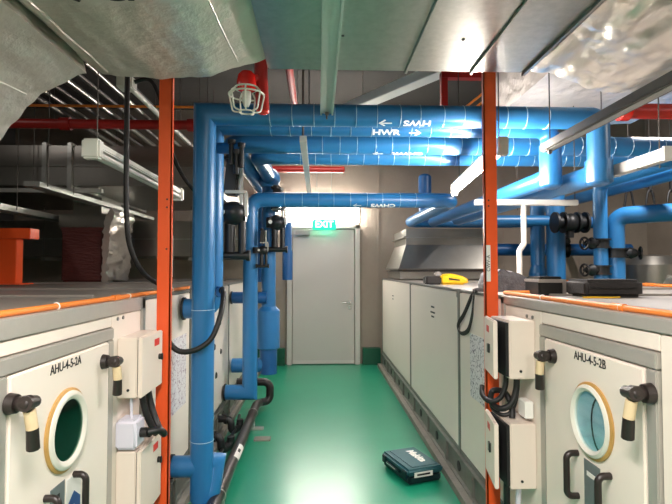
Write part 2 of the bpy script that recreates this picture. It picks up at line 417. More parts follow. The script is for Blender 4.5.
    return t, dr, X, P

uL, drL, XL, PL = make_unit(-1, .86, .9, 6.9, 1.9,
    'long cream air handling unit marked AHU-4-5-2A with dark green porthole on its door', 'AHU-4-5-2A',
    ((1.80, 1.615), .58, .735, 1.078), (1.74, .908, .138, .100), (1.425, 2.025), (2.54, 3.44, 4.9, 6.1), .058,
    (2.98, 3.33, .58, 1.03), 'glassdark', 'cavity_d', (1.735, 1.125))
uR, drR, XR, PR = make_unit(1, .95, .9, 7.4, 1.8,
    'long cream air handling unit marked AHU-4-5-2B with pale blue porthole and bags on its top', 'AHU-4-5-2B',
    ((1.80, 1.597), .633, .785, 1.098), (1.70, .93, .130, .098), (1.395, 1.975), (2.58, 3.37, 5.15), .040,
    (2.80, 3.12, .66, 1.05), 'glassblue', 'cavity_b', (1.712, 1.135))
# rating plates and little labels on the doors
def plate(P, dr, y0, y1, z0, z1, m, name, dd=-.0105, txt=None):
    p = MB(); a, b = P(dd, 0, 0)[0], P(dd - .0015, 0, 0)[0]; p.box(a, b, y0, y1, z0, z1); return p.build(name, m, dr, smooth=False)
plate(PL, drL, 1.645, 1.735, .565, .745, 'plate', 'rating_plate'); plate(PL, drL, 1.745, 1.85, .54, .735, 'paper', 'paper_label')
ch = MB(); ch.prism([(1.752, .60), (1.80, .635), (1.846, .60), (1.846, .645), (1.80, .68), (1.752, .645)], PL(-.012, 0, 0)[0], PL(-.0126, 0, 0)[0], 'x'); ch.build('label_mark', 'bluelab', drL, smooth=False)
plate(PL, drL, 1.672, 1.70, .70, .715, 'ink', 'label_mark', -.012)
plate(PR, drR, 1.655, 1.755, .60, .785, 'plate', 'rating_plate'); plate(PR, drR, 1.675, 1.735, .733, .748, 'paper', 'label_mark', -.012)
plate(PR, drR, 1.70, 1.775, .55, .598, 'greenlab', 'paper_label'); plate(PR, drR, 1.625, 1.69, .55, .598, 'bluelab', 'paper_label')
# small stencilled marks on the far right-hand panels
for (y, z, w) in ((4.14, 1.135, .12), (4.14, 1.09, .16), (4.14, 1.055, .10), (6.35, 1.11, .10), (6.35, 1.07, .08)):
    q = MB(); q.box(XR(.0035), XR(.0025), y - w / 2, y + w / 2, z - .007, z + .007); q.build('panel_mark', 'ink', uR, smooth=False)
# black spots of sealant on the left unit's far panel
for (y, z, r) in ((4.15, 1.08, .03), (4.45, .98, .028), (4.22, .80, .03), (4.5, .72, .026), (4.3, .55, .03)):
    MB().lathe((XL(.003), y, z), (1, 0, 0), [(0, r), (.01, r * .7), (.012, 0)], seg=14).build('cable_gland', 'rubber', uL)
q = MB(); q.box(XL(.004), XL(-.03), 3.62, 3.9, .55, 1.02); q.build('side_box', 'boxcream', uL, bevel=.005)

# orange conduits along the unit tops
def conduit(name, label, pts, r, couplers, saddle_ys, grp=None):
    o = MB().tube(pts, r, 12, fillet=.05).build(name, 'conduit'); tag(o, label, 'conduit', grp)
    for a, b in couplers: MB().cyl(a, b, r * 1.3, seg=14).build('coupling', 'conduit', o)
    for p in saddle_ys:
        sd = MB(); sd.ring(p, (0, 1, 0), r * 1.12, .0025, seg=16, k=5); sd.build('saddle', 'white', o)
    return o
zc = 1.312 + .0105
conduit('orange_conduit', 'orange conduit along the front top edge of the left unit', [(-.895, .95, zc), (-.895, 3.5, zc)], .0105,
        [((-.895, 2.22, zc), (-.895, 2.29, zc))], [(-.895, y, zc) for y in (1.2, 1.75, 2.4, 3.1)])
conduit('orange_conduit', 'orange conduit along the front top edge of the right unit', [(1.0, .95, zc), (1.0, 2.68, zc), (1.25, 2.72, zc)], .0105,
        [((1.0, 1.60, zc), (1.0, 1.67, zc))], [(1.0, y, zc) for y in (1.3, 1.62, 2.2)])
conduit('orange_conduit', 'orange conduit along the far top edge of the right unit behind the black case', [(2.68, 1.6, zc), (2.68, 7.0, zc)], .0125, [((2.68, 3.9, zc), (2.68, 4.0, zc))], [(2.68, y, zc) for y in (2.4, 3.4, 4.6)])

# ------------------------------------------------------------------ orange posts
def post(label, x, y, s, grp):
    t = thing('support_post', label, 'post', (x, y, 0), grp)
    p = MB(); p.box(x - .033, x + .033, y, y + .006, 0, CH)
    xx = x + s * .033; p.box(min(xx, xx - s * .006), max(xx, xx - s * .006), y, y + .03, 0, CH); p.build('angle_bar', 'orange', t)
    f = MB(); f.box(x - .06, x + .06, y - .03, y + .09, 0, .012); f.build('foot_plate', 'orange', t)
    for z in (1.78, 1.81, 1.50) if s < 0 else (1.76, 1.80, 1.55):
        MB().cyl((x + .012 * s, y - .0008, z), (x + .012 * s, y + .001, z), .005, seg=10).build('bolt_hole', 'ink', t)
    return t
postL = post('orange steel post standing in front of the left unit beside the upper control box', -.77, 2.53, 1, 'orange posts by the aisle')
postR = post('orange steel post standing in front of the right unit with white sticker on it', .905, 2.58, -1, 'orange posts by the aisle')
MB().box(.878, .900, 2.5785, 2.58, 1.385, 1.575).build('sticker', 'paper', postR)
lettering('CWV-A', .026, 'ink', (.889, 2.5783, 1.48), (0, 0, 1), (-1, 0, 0), postR)
MB().box(-.745, -.740, 2.5785, 2.58, 1.41, 1.62).build('sticker', 'paper', postL)
# ------------------------------------------------------------------ control boxes
def control_box(label, s, F, y0, y1, z0, z1, dep, ajar, grp='control boxes by the orange posts'):
    X = lambda d: s * (F - d)
    t = thing('control_box', label, 'control box', (X(0), (y0 + y1) / 2, z0), grp)
    gp = .013 if s > 0 else .004
    b = MB(); b.box(X(0), X(dep - .018 - gp), y0, y1, z0, z1); b.build('box_body', 'boxcream', t, bevel=.004)
    # gasket gap and lid (hinged at the far edge)
    MB().box(X(dep - .018 - gp), X(dep - .018), y0 + .01, y1 - .01, z0 + .01, z1 - .01).build('gasket', 'ink', t)
    piv = V((X(dep - .018), y1, 0)); R = Matrix.Rotation(s * -ajar, 4, 'Z')
    lid = MB(); lid.box(X(dep - .018), X(dep), y0, y1, z0, z1)
    em = MB(); em.box(X(dep), X(dep + .001), y0 + .58 * (y1 - y0), y0 + .82 * (y1 - y0), z1 - .062, z1 - .03)
    la = MB(); la.cyl((X(dep), y1 - .05, z1 - .12), (X(dep + .012), y1 - .05, z1 - .12), .014); la.box(X(dep + .012), X(dep + .018), y1 - .055, y1 - .045, z1 - .135, z1 - .105)
    if s > 0:
        la = MB(); la.box(X(dep), X(dep + .008), y0 + .09, y0 + .125, z1 - .155, z1 - .115)
        em = MB(); em.box(X(dep), X(dep + .001), y0 + .11, y0 + .17, z1 - .065, z1 - .035)
    mtx = Matrix.Translation(piv) @ R @ Matrix.Translation(-piv)
    for m_ in (lid, em, la): bmesh.ops.transform(m_.bm, matrix=mtx, verts=m_.bm.verts)
    l = lid.build('lid', 'boxcream', t, bevel=.004)
    em.build('emblem', 'redlab', l, smooth=False)['label'] = 'small red emblem'
    la.build('lid_latch', 'black', l)
    sc = MB()
    sc.cyl((X(dep * .45), y0 + .001, z0 + .035), (X(dep * .45), y0 - .003, z0 + .035), .006, seg=12); sc.build('screw', 'iron', t)
    return t
control_box('cream control box on the left unit, upper of two beside the orange post', -1, .865, 2.205, 2.49, .892, 1.152, .105, 0)
control_box('cream control box on the left unit, lower of two beside the orange post', -1, .865, 2.205, 2.49, .36, .665, .105, 0)
control_box('cream control box with lid ajar, upper of two on the right unit', 1, .955, 2.18, 2.42, .966, 1.222, .145, .16)
control_box('cream control box with lid ajar, lower of two on the right unit', 1, .955, 2.18, 2.42, .49, .772, .145, .16)

def cable(name, label, cat, pts, r, m='rubber', grp=None, seg=10, n=6):
    o = MB().tube(smooth_path(pts, n), r, seg).build(name, m); return tag(o, label, cat, grp)
# left: isolator and looping flexible conduits
t = thing('junction_box', 'lavender grey plastic box between the two control boxes on the left unit', 'junction box', (-.86, 2.24, .67))
b = MB(); b.box(-.868, -.775, 2.19, 2.30, .675, .80); b.build('box_body', 'jbox', t, bevel=.012, seg=3)
for y in (2.245,): MB().cyl((-.775, y, .735), (-.745, y, .735), .021).build('cable_gland', 'black', t)
cable('flexible_conduit', 'black flexible conduit looping from upper left control box into the lavender box', 'cable', [(-.80, 2.40, .89), (-.78, 2.40, .80), (-.74, 2.38, .715), (-.70, 2.33, .70), (-.70, 2.27, .735), (-.745, 2.245, .735)], .016)
cable('flexible_conduit', 'black flexible conduit hanging below the upper left control box, inner loop', 'cable', [(-.80, 2.32, .89), (-.78, 2.33, .79), (-.75, 2.36, .70), (-.775, 2.41, .69), (-.80, 2.40, .668)], .015)
t_ = cable('grey_cable', 'thin grey cable dropping from the upper left control box to the lavender box', 'cable', [(-.815, 2.235, .89), (-.815, 2.24, .84), (-.815, 2.24, .80)], .006, 'jbox')
# right: coiled cables between the boxes
cable('black_cable', 'thick black cable dropping from the upper right control box into a coil', 'cable', [(.90, 2.25, .966), (.895, 2.25, .90), (.87, 2.25, .84), (.83, 2.27, .815), (.81, 2.33, .83), (.83, 2.37, .87), (.87, 2.33, .875), (.885, 2.28, .83), (.88, 2.26, .775)], .014)
cable('black_cable', 'second black cable beneath the upper right control box looping left', 'cable', [(.87, 2.30, .966), (.865, 2.30, .91), (.84, 2.30, .855), (.80, 2.32, .835), (.785, 2.38, .85), (.80, 2.43, .88)], .012)
cable('black_cable', 'thin black cable hanging in a slack loop beneath the upper right control box', 'cable', [(.915, 2.28, .966), (.91, 2.28, .87), (.88, 2.27, .80), (.84, 2.28, .785), (.815, 2.33, .80), (.82, 2.38, .84)], .009)
cable('black_cable', 'black cable leaving the underside of the lower right control box', 'cable', [(.86, 2.28, .49), (.86, 2.28, .42), (.87, 2.30, .33), (.90, 2.32, .20), (.91, 2.33, .062)], .014)
cable('black_cable', 'grey cable with black one below the lower right control box', 'cable', [(.90, 2.24, .49), (.895, 2.24, .40), (.90, 2.26, .25), (.91, 2.27, .062)], .012, 'jbox')
t = thing('junction_box', 'small white plate box below the upper right control box', 'junction box', (.955, 2.23, .80))
MB().box(.95, .912, 2.19, 2.27, .79, .865).build('box_body', 'white', t, bevel=.004)
# ------------------------------------------------------------------ blue pipes
GP = 'blue insulated water pipes'
def pipe(label, pts, r, fillet, bands=(), grp=GP, m='blue'):
    o = MB().tube(pts, r, 28, fillet=fillet).build('water_pipe', m); tag(o, label, 'pipe', grp)
    return o
def flange(o, c, ax, r, m='rubber', w=.014):
    a = V(ax).normalized(); c = V(c)
    MB().cyl(c - a * w / 2, c + a * w / 2, r, seg=28).build('flange', m, o)
def binding(o, p0, p1, r, step, skip=(), slant=.35):
    p0, p1 = V(p0), V(p1); d = (p1 - p0).normalized(); L = (p1 - p0).length; mb = MB(); n = int(L / step)
    for i in range(n + 1):
        c = p0 + d * (i * step + random.uniform(-.006, .006)); tilt = random.uniform(-.25, .25) * slant
        ax = (d + V((0, tilt, 0)) if abs(d.x) > .5 else d + V((tilt, 0, 0)))
        MB().ring(c, ax, r + .0012, .0019, seg=28, k=5).build('binding_wire', 'wire', o)
zt = 2.37; R1 = .062
Y1_, Y2_, Y3_, Y4_ = 2.97, 3.20, 3.66, 4.05
p1 = pipe('front blue overhead pipe lettered HWS, bending down into the nearest riser on the left',
          [(-.673, Y1_, .12), (-.673, Y1_, zt), (1.71, Y1_, zt), (1.71, Y1_, 2.03), (1.70, 6.1, 2.05), (2.95, 6.1, 2.05), (2.95, 6.1, .9)], .0655, [0, .05, .078, .09, .09])
MB().cyl((2.95, 6.1, 2.38), (2.95, 6.1, .9), .11, seg=28).build('riser_jacket', 'blue', p1)
MB().cyl((-.85, Y1_, .306), (-.69, Y1_, .306), .060, seg=28).build('branch', 'blue', p1)
el = MB(); el.tube([(-.66, Y1_ + .02, .33), (-.60, Y1_ + .06, .31), (-.62, Y1_ + .02, .17), (-.673, Y1_, .13)], [.05, .05, .055, .06], 20); el.build('elbow', 'blue', p1)
MB().sph((-.673, Y1_, .125), .065, (1, 1, .6)).build('end_cap', 'blue', p1)
MB().cyl((1.71, Y1_, 2.11), (1.71, Y1_, 1.975), .079, .079, seg=32).build('elbow_jacket', 'blue', p1)
MB().sph((1.71, Y1_, 1.985), .078, (1, 1, .45)).build('elbow_cap', 'blue', p1)
flange(p1, (-.845, Y1_, .306), (1, 0, 0), .068)
binding(p1, (-.28, Y1_, zt), (1.45, Y1_, zt), .0655, .128)
for z in (.46, 1.21): binding(p1, (-.673, Y1_, z), (-.673, Y1_, z + .001), .0655, 1.0)
lettering('HWS', .055, 'whitetxt', (.59, Y1_, zt), (-1, 0, 0), V((0, .8, -.6)).normalized(), p1, bend=.0655, bold=.002, sx=1.35)
lettering('\u2192', .07, 'whitetxt', (.40, Y1_, zt), (-1, 0, 0), V((0, .8, -.6)).normalized(), p1, 'arrow_mark', bend=.0655, bold=.001, sx=1.5)

p2 = pipe('second blue overhead pipe, lettered HWR, just behind the front HWS pipe',
          [(-.85, Y2_, 1.20), (-.665, Y2_, 1.20), (-.665, Y2_, zt), (1.52, Y2_, zt), (1.52, Y2_, 2.05), (1.49, 6.5, 2.06), (2.90, 6.5, 2.06), (2.90, 6.5, .9)], R1, [.08, 0, .08, .08, .1, .1])
MB().cyl((1.52, Y2_, 2.26), (1.52, Y2_, 1.995), .069, seg=32).build('elbow_jacket', 'blue', p2)
MB().sph((1.52, Y2_, 2.0), .068, (1, 1, .45)).build('elbow_cap', 'blue', p2)
flange(p2, (-.845, Y2_, 1.20), (1, 0, 0), .072)
binding(p2, (-.30, Y2_, zt), (1.30, Y2_, zt), R1, .128)
MB().cyl((2.90, 6.5, 1.40), (2.90, 6.5, .9), .115, seg=28).build('riser_jacket', 'blue', p2)
MB().cyl((2.90, 6.5, 2.38), (2.90, 6.5, 1.50), .09, seg=28).build('riser_jacket', 'blue', p2)
MB().cyl((2.90, 6.5, 1.40), (2.90, 6.5, 1.50), .115, .085, seg=28).build('reducer', 'blue', p2)
lettering('HWR', .055, 'whitetxt', (.435, Y2_, zt), (1, 0, 0), V((0, -.77, .64)).normalized(), p2, bend=R1, bold=.002, sx=1.35)
lettering('\u2192', .07, 'whitetxt', (.62, Y2_, zt), (1, 0, 0), V((0, -.77, .64)).normalized(), p2, 'arrow_mark', bend=R1, bold=.001, sx=1.5)

p3 = pipe('third of the four blue wire-banded overhead pipes, counted from the front',
          [(-.64, 5.9, 1.40), (-.64, 5.9, zt), (-.64, Y3_, zt), (3.4, Y3_, zt), (3.4, 7.70, zt)], .072, .11)
binding(p3, (-.1, Y3_, zt), (3.2, Y3_, zt), .072, .128)
MB().cyl((-.64, 5.9, 2.0), (-.64, 5.9, 1.3), .09, seg=24).build('riser_jacket', 'blued', p3)
p4 = pipe('rearmost blue overhead pipe, dropping at left into the riser with the swollen jacket',
          [(-.845, 5.0, .50), (-.49, 5.0, .50), (-.49, 5.0, zt), (-.49, Y4_, zt), (3.0, Y4_, zt), (3.0, 5.2, zt), (3.0, 5.2, .9)], .070, .11)
binding(p4, (-.15, Y4_, zt), (2.7, Y4_, zt), .070, .128)
j = MB(); j.lathe((-.49, 5.0, .66), (0, 0, 1), [(0, .0), (0, .098), (.014, .112), (.38, .112), (.42, .075), (.42, 0)], seg=32); j.build('swollen_jacket', 'blue', p4)
MB().cyl((-.49, 5.0, .67), (-.49, 5.0, .42), .086, seg=28).build('lower_jacket', 'blued', p4)
MB().sph((-.49, 5.0, 2.35), .112).build('elbow_ball', 'blue', p4)
MB().cyl((-.845, 4.93, 1.17), (-.50, 4.93, 1.17), .056, seg=24).build('branch', 'blued', p4)
flange(p4, (-.842, 4.93, 1.17), (1, 0, 0), .062); 
p5 = pipe('lower blue pipe crossing in front of the door lamp, ending in the middle left riser',
          [(-.845, 4.62, .33), (-.62, 4.62, .33), (-.62, 4.62, 2.09), (1.26, 4.62, 2.09), (1.26, 6.85, 2.09), (2.7, 6.85, 2.09)], .068, [0, .10, .11, .11])
flange(p5, (-.842, 4.62, .33), (1, 0, 0), .076)
binding(p5, (-.3, 4.62, 2.09), (1.0, 4.62, 2.09), .068, .15)
lettering('CHWS', .06, 'whitetxt', (.60, 4.62, 2.09), (-1, 0, 0), V((0, .8, -.6)).normalized(), p5, bend=.068, bold=.002, sx=1.3)
lettering('\u2192', .07, 'whitetxt', (.36, 4.62, 2.09), (-1, 0, 0), V((0, .8, -.6)), p5, 'arrow_mark', bend=.068, sx=1.5)
lettering('CHWR', .055, 'whitetxt', (.66, Y3_, zt), (-1, 0, 0), V((0, .97, -.24)).normalized(), p3, bend=.072, bold=.002, sx=1.35)
lettering('\u2192', .07, 'whitetxt', (.44, Y3_, zt), (-1, 0, 0), V((0, .97, -.24)).normalized(), p3, 'arrow_mark', bend=.072, sx=1.5)
MB().cyl((1.48, 6.85, 2.09), (1.48, 6.85, 2.72), .088, seg=28).build('capped_branch', 'blued', p5)
MB().sph((1.48, 6.85, 2.72), .088, (1, 1, .6)).build('branch_cap', 'blued', p5)
p6 = pipe('blue branch pipe entering at the right picture edge towards the double riser', [(3.19, 5.25, .9), (3.19, 5.25, 2.02), (3.45, 5.0, 2.02), (5.1, 4.55, 2.10)], .092, .12)
MB().cyl((5.09, 4.553, 2.0995), (5.17, 4.531, 2.103), .092, seg=24).build('wall_end', 'blue', p6)
p7 = pipe('short blue stub hanging on the back wall beyond the left risers', [(-.42, 6.9, 2.09), (-.42, 6.9, 1.40)], .06, 0, m='blued')
MB().lathe((-.42, 6.9, 1.30), (0, 0, 1), [(0, 0), (0, .07), (.38, .07), (.44, .055), (.44, 0)], seg=24).build('swollen_jacket', 'blued', p7)
MB().cyl((-.42, 6.9, 1.95), (-.42, 7.71, 1.95), .03, seg=16).build('wall_branch', 'blued', p7)
# dark blue header and black valves behind the right unit
p8 = pipe('dark blue header pipe running low behind the right unit between the risers', [(2.2, 6.9, 1.72), (4.4, 6.9, 1.72)], .085, 0, m='blued')
MB().cyl((3.9, 6.9, 1.72), (3.9, 7.71, 1.72), .06, seg=20).build('wall_branch', 'blued', p8)

# ------------------------------------------------------------------ valves and actuators
def handwheel_valve(label, c, ax, r, grp, sd=(-1, -.25, 0)):
    """iron valve clamped to a pipe: collar, bonnet, stem and handwheel"""
    c = V(c); a = V(ax); t = thing('pipe_valve', label, 'valve', c, grp)
    b = MB(); b.cyl(c - a * .035, c + a * .035, r + .012); b.cyl(c - a * .05, c - a * .035, r + .03); b.cyl(c + a * .035, c + a * .05, r + .03)
    b.build('valve_body', 'iron', t)
    sd = V(sd).normalized()
    s_ = MB(); s_.cyl(c + sd * r * .9, c + sd * (r + .05), .05, .06); s_.cyl(c + sd * (r + .05), c + sd * (r + .11), .065, .035); s_.cyl(c + sd * (r + .11), c + sd * (r + .15), .016); s_.build('bonnet', 'iron', t)
    w = MB(); q = c + sd * (r + .14); w.ring(q, sd, .06, .012, seg=24, k=8)
    k = sd.to_track_quat('Z', 'Y').to_matrix()
    for i in range(3):
        e = k @ V((.06 * math.cos(i * 2.09), .06 * math.sin(i * 2.09), 0)); w.cyl(q, q + e, .006, seg=8)
    w.build('handwheel', 'black', t)
    return t
GV = 'dark valves on the risers'
handwheel_valve('black flanged valve on the double riser right of the aisle, upper one', (3.0, 5.2, 1.72), (0, 0, 1), .071, GV)
handwheel_valve('black flanged valve on the double riser right of the aisle, lower one', (3.0, 5.2, 1.44), (0, 0, 1), .071, GV)
handwheel_valve('black flanged valve on the branch riser at far right', (3.19, 5.25, 1.62), (0, 0, 1), .093, GV, (1, -.4, 0))
v = handwheel_valve('black valve on the dark header behind the right unit', (3.45, 6.9, 1.72), (1, 0, 0), .085, GV, (0, -.5, .9))

t = thing('pipe_valve', 'large dark flanged valve lying level beside the thick blue risers behind the right unit', 'valve', (3.0, 5.8, 2.0), GV)
q = MB(); q.cyl((2.80, 5.8, 2.0), (3.16, 5.8, 2.0), .075); q.sph((2.98, 5.8, 2.0), .11); q.cyl((2.98, 5.8, 2.0), (2.98, 5.8, 1.82), .05, .04); q.build('valve_body', 'iron', t)
for x in (2.80, 2.90, 3.06, 3.16): MB().cyl((x - .012, 5.8, 2.0), (x + .012, 5.8, 2.0), .125).build('flange', 'iron', t)
MB().cyl((3.16, 5.8, 2.0), (3.42, 5.8, 2.0), .07).build('spool', 'blued', t)
MB().cyl((3.42, 5.8, 2.0), (3.42, 5.8, 0), .07).build('riser', 'blued', t)
def actuator(label, x, y, z, s=1.0, riser_x=None, m1='iron', riser_r=.064):
    """motorised valve: iron body, black motor above it with a pale yoke, two small dark cylinders below"""
    t = thing('valve_actuator', label, 'valve actuator', (x, y, z), 'motor valves on the left risers')
    b = MB(); b.sph((x, y, z), .088 * s, (1, 1, .85)); b.cyl((x - .10 * s, y, z), (x + .08 * s, y, z), .05 * s)
    if riser_x is not None: b.cyl((riser_x, y, z), (x, y, z), .045 * s); 
    b.build('valve_body', 'iron', t)
    if riser_x is not None: MB().cyl((riser_x, y, z - .05 * s), (riser_x, y, z + .05 * s), riser_r + .012, seg=28).build('clamp', 'iron', t)
    m_ = MB(); m_.obox((x + .0, y, z + .22 * s), (.085 * s, .12 * s, .22 * s), Matrix.Rotation(.10, 3, 'Y')); m_.cyl((x - .01, y, z + .32 * s), (x - .01, y, z + .36 * s), .05 * s); m_.build('motor', 'black', t, bevel=.012)
    y_ = MB(); y_.box(x + .045 * s, x + .065 * s, y - .05 * s, y - .02 * s, z + .05 * s, z + .33 * s); y_.box(x - .04 * s, x + .09 * s, y - .065 * s, y - .03 * s, z + .115 * s, z + .135 * s)
    y_.box(x + .075 * s, x + .095 * s, y - .05 * s, y - .02 * s, z - .02 * s, z + .12 * s); y_.build('yoke', 'strut', t, bevel=.003)
    g = MB(); g.cyl((x - .055 * s, y - .07 * s, z - .0), (x - .055 * s, y - .10 * s, z - .0), .018 * s); g.build('sight_glass', 'white', t)
    c = MB(); c.cyl((x - .02 * s, y, z - .06 * s), (x - .02 * s, y, z - .24 * s), .032 * s); c.build('strainer', 'iron', t)
    c = MB(); c.cyl((x + .055 * s, y, z - .05 * s), (x + .055 * s, y, z - .27 * s), .024 * s); c.build('strainer', 'iron', t)
    c = MB(); c.cyl((x - .10 * s, y, z - .26 * s), (x + .09 * s, y, z - .26 * s), .026 * s); c.cyl((x + .085 * s, y, z - .26 * s), (x + .105 * s, y, z - .26 * s), .034 * s); c.cyl((x - .115 * s, y, z - .26 * s), (x - .095 * s, y, z - .26 * s), .034 * s); c.build('drain_valve', 'black', t)
    return t
actuator('black motor valve with pale yoke on the nearest left riser pair', -.565, 3.34, 1.82, 1.08, -.64, riser_r=.02)
actuator('black motor valve on the far left riser below the overhead elbow', -.40, 4.86, 1.90, 1.0, -.47, riser_r=.02)
actuator('small black motor valve on the middle left riser', -.50, 4.55, 1.62, .55, -.56, riser_r=.02)
# air vents above the first motor valve
t = thing('air_vent_cluster', 'cluster of small blue and black fittings under the overhead elbow by the first riser', 'pipe fitting', (-.58, 3.10, 2.1))
MB().cyl((-.62, 3.11, 2.20), (-.47, 3.08, 2.20), .035).build('blue_stub', 'blued', t)
for i, (x, z) in enumerate(((-.53, 2.16), (-.50, 2.10), (-.47, 2.14))):
    q = MB(); q.cyl((x, 3.06, z - .07), (x, 3.06, z + .07), .016); q.cyl((x, 3.06, z + .055), (x, 3.06, z + .08), .024); q.build('vent_fitting', 'iron', t)
MB().cyl((-.54, 3.06, 2.13), (-.46, 3.06, 2.13), .008).build('vent_link', 'iron', t)

cable('black_hose', 'black rubber hose sagging from the first riser and looping round in front of it', 'hose', [(-.60, 3.08, 1.30), (-.575, 3.04, 1.33), (-.555, 2.96, 1.28), (-.56, 2.90, 1.18), (-.60, 2.86, 1.06), (-.68, 2.84, 1.00), (-.77, 2.84, .99), (-.83, 2.84, 1.04), (-.845, 2.85, 1.10)], .0155)
t = thing('hose_fitting', 'small dark blue hose cock on the thin riser above the unit top', 'pipe fitting', (-.60, 3.09, 1.27))
q = MB(); q.cyl((-.61, 3.10, 1.31), (-.59, 3.06, 1.31), .028); q.cyl((-.60, 3.08, 1.28), (-.60, 3.08, 1.345), .022); q.build('cock_body', 'blued', t)

# ------------------------------------------------------------------ black drain line on the floor
dp = MB().tube([(-.845, 5.30, .27), (-.50, 5.30, .27), (-.50, 5.30, .075), (-.60, 5.22, .075), (-.605, 5.0, .115), (-.585, 2.0, .105)], .040, 18, fillet=.07).build('drain_pipe', 'pipeblk')
tag(dp, 'long black drain pipe along the floor beneath the blue risers', 'pipe')
for y in (3.02, 4.72):
    MB().ring((-.602 + (.018 if y < 4 else 0), y, .112), (0, 1, 0), .042, .003).build('clamp_ring', 'strut', dp)
for y, x in ((3.06, -.588), (4.60, -.60)):
    b = MB(); b.box(x - .02, x + .11, y - .03, y + .03, 0, .02); b.box(x - .03, x + .03, y - .018, y + .018, .0, .068); b.build('pipe_support', 'strut', dp, bevel=.003)
b = MB().box(-.54, -.40, 4.28, 4.36, 0, .016).build('floor_bracket', 'plinth'); tag(b, 'small grey plate bolted to the floor beside the drain pipe', 'bracket')
# wrap-round label, raised above the pipe
lb = MB()
for k in range(8):
    a0 = .15 + k * .16; a1 = a0 + .16
    c0 = V((-.5925, 0, .1085)); r = .0408
    p = [(c0.x + r * math.sin(a), y, c0.z + r * math.cos(a)) for a in (a0, a1) for y in (3.55, 3.80)]
    vs = [lb.bm.verts.new(q) for q in p]; lb.bm.faces.new((vs[0], vs[1], vs[3], vs[2]))
bmesh.ops.remove_doubles(lb.bm, verts=lb.bm.verts, dist=.0005)
lb.build('pipe_label', 'paper', dp)
ar = MB(); ar.obox((-.566, 3.68, .1415), (.02, .05, .002), Matrix.Rotation(.7, 3, 'Y')); ar.build('label_mark', 'ink', dp, smooth=False)
# dark drain fittings under the left unit
for i, (y, lab) in enumerate(((3.9, 'dark drain trap poking out below the left unit, nearer one'), (4.35, 'dark drain trap poking out below the left unit, farther one'))):
    o = MB().tube([(-.87, y, .17), (-.74, y, .17), (-.74, y, .06), (-.685, y + .12, .06), (-.685, y + .12, .13)], .03, 14, fillet=.05).build('drain_trap', 'iron'); tag(o, lab, 'drain fitting', 'drain traps below the left unit')
    MB().cyl((-.80, y, .17), (-.775, y, .17), .042).build('union_nut', 'black', o)
cable('drain_hose', 'thin black hose lying along the floor under the left unit', 'hose', [(-.74, 2.5, .07), (-.70, 3.3, .07), (-.73, 3.7, .075), (-.71, 4.4, .07), (-.74, 4.8, .07)], .014)
# ------------------------------------------------------------------ overhead ducts
def lumpy(profile, y0, y1, ny, amp, freq, m, name, seed=0.0, far_sag=None, n=90, fine=.16):
    """closed cross-section (x, z) swept along y, its skin wrinkled like loose foil"""
    pts = [V((x, 0, z)) for x, z in profile]; pts.append(pts[0])
    seglen = [(b - a).length for a, b in zip(pts, pts[1:])]; tot = sum(seglen); ring0 = []
    for i in range(n):
        d = tot * i / n; k = 0
        while d > seglen[k]: d -= seglen[k]; k += 1
        ring0.append(pts[k].lerp(pts[k + 1], d / seglen[k]))
    cen = sum(ring0, V()) / n; bm = bmesh.new(); rings = []
    for j in range(ny + 1):
        y = y0 + (y1 - y0) * j / ny; rg = []
        for i, p in enumerate(ring0):
            a, b = ring0[i - 1], ring0[(i + 1) % n]; t = (b - a).normalized(); nn = V((t.z, 0, -t.x))
            if nn.dot(p - cen) < 0: nn = -nn
            q = V((p.x, y, p.z)); w = noise.noise(q * freq + V((seed, 0, 0))) * .6 + noise.noise(V((q.x * freq * 3, q.y * freq * .9, q.z * freq * 3 + seed))) * .35 + (abs(noise.noise(q * freq * 2.7 + V((0, seed, 0)))) - .25) * fine * 2 + noise.noise(q * freq * 6.0) * fine
            e = 1.0 if far_sag is None else far_sag(y)
            rg.append(bm.verts.new(q + nn * (amp * w * e)))
        rings.append(rg)
    for A, B in zip(rings, rings[1:]):
        for i in range(n): bm.faces.new((A[i], A[(i + 1) % n], B[(i + 1) % n], B[i]))
    bm.faces.new(rings[0]); bm.faces.new(list(reversed(rings[-1])))
    mb = MB(); mb.bm.free(); mb.bm = bm
    return mb.build(name, m)
def hanger(o, x, y, z0, z1=CH, r=.0035, m='strutd'):
    MB().cyl((x, y, z0), (x, y, z1), r, seg=8).build('hanger_rod', m, o)

t = thing('supply_duct', 'wide bare galvanised duct overhead with seams reflecting the green floor', 'duct', (.4, .4, 2.40))
MB().box(-.24, 1.02, -1.6, 2.36, 2.40, 2.95).build('duct_body', 'galv', t, bevel=.006)
for x in (.42, .735):
    q = MB(); q.obox((x, .38, 2.394), (.012, 3.96, .014)); q.build('standing_seam', 'galv', t, bevel=.002)
q = MB(); q.box(.985, 1.0, -1.6, 2.362, 2.385, 2.40); q.build('standing_seam', 'galvd', t)
q = MB()
for x, y in ((.60, 2.02), (.73 - .03, 1.62), (.60, 1.3), (.1, 2.0), (.86, 1.5)): q.cyl((x, y, 2.401), (x, y, 2.396), .006, seg=10)
q.build('screw_heads', 'ink', t)
for x, y in ((.1, -.8), (.8, -.8), (.1, 1.6), (.8, 1.6)): hanger(t, x, y, 2.95)

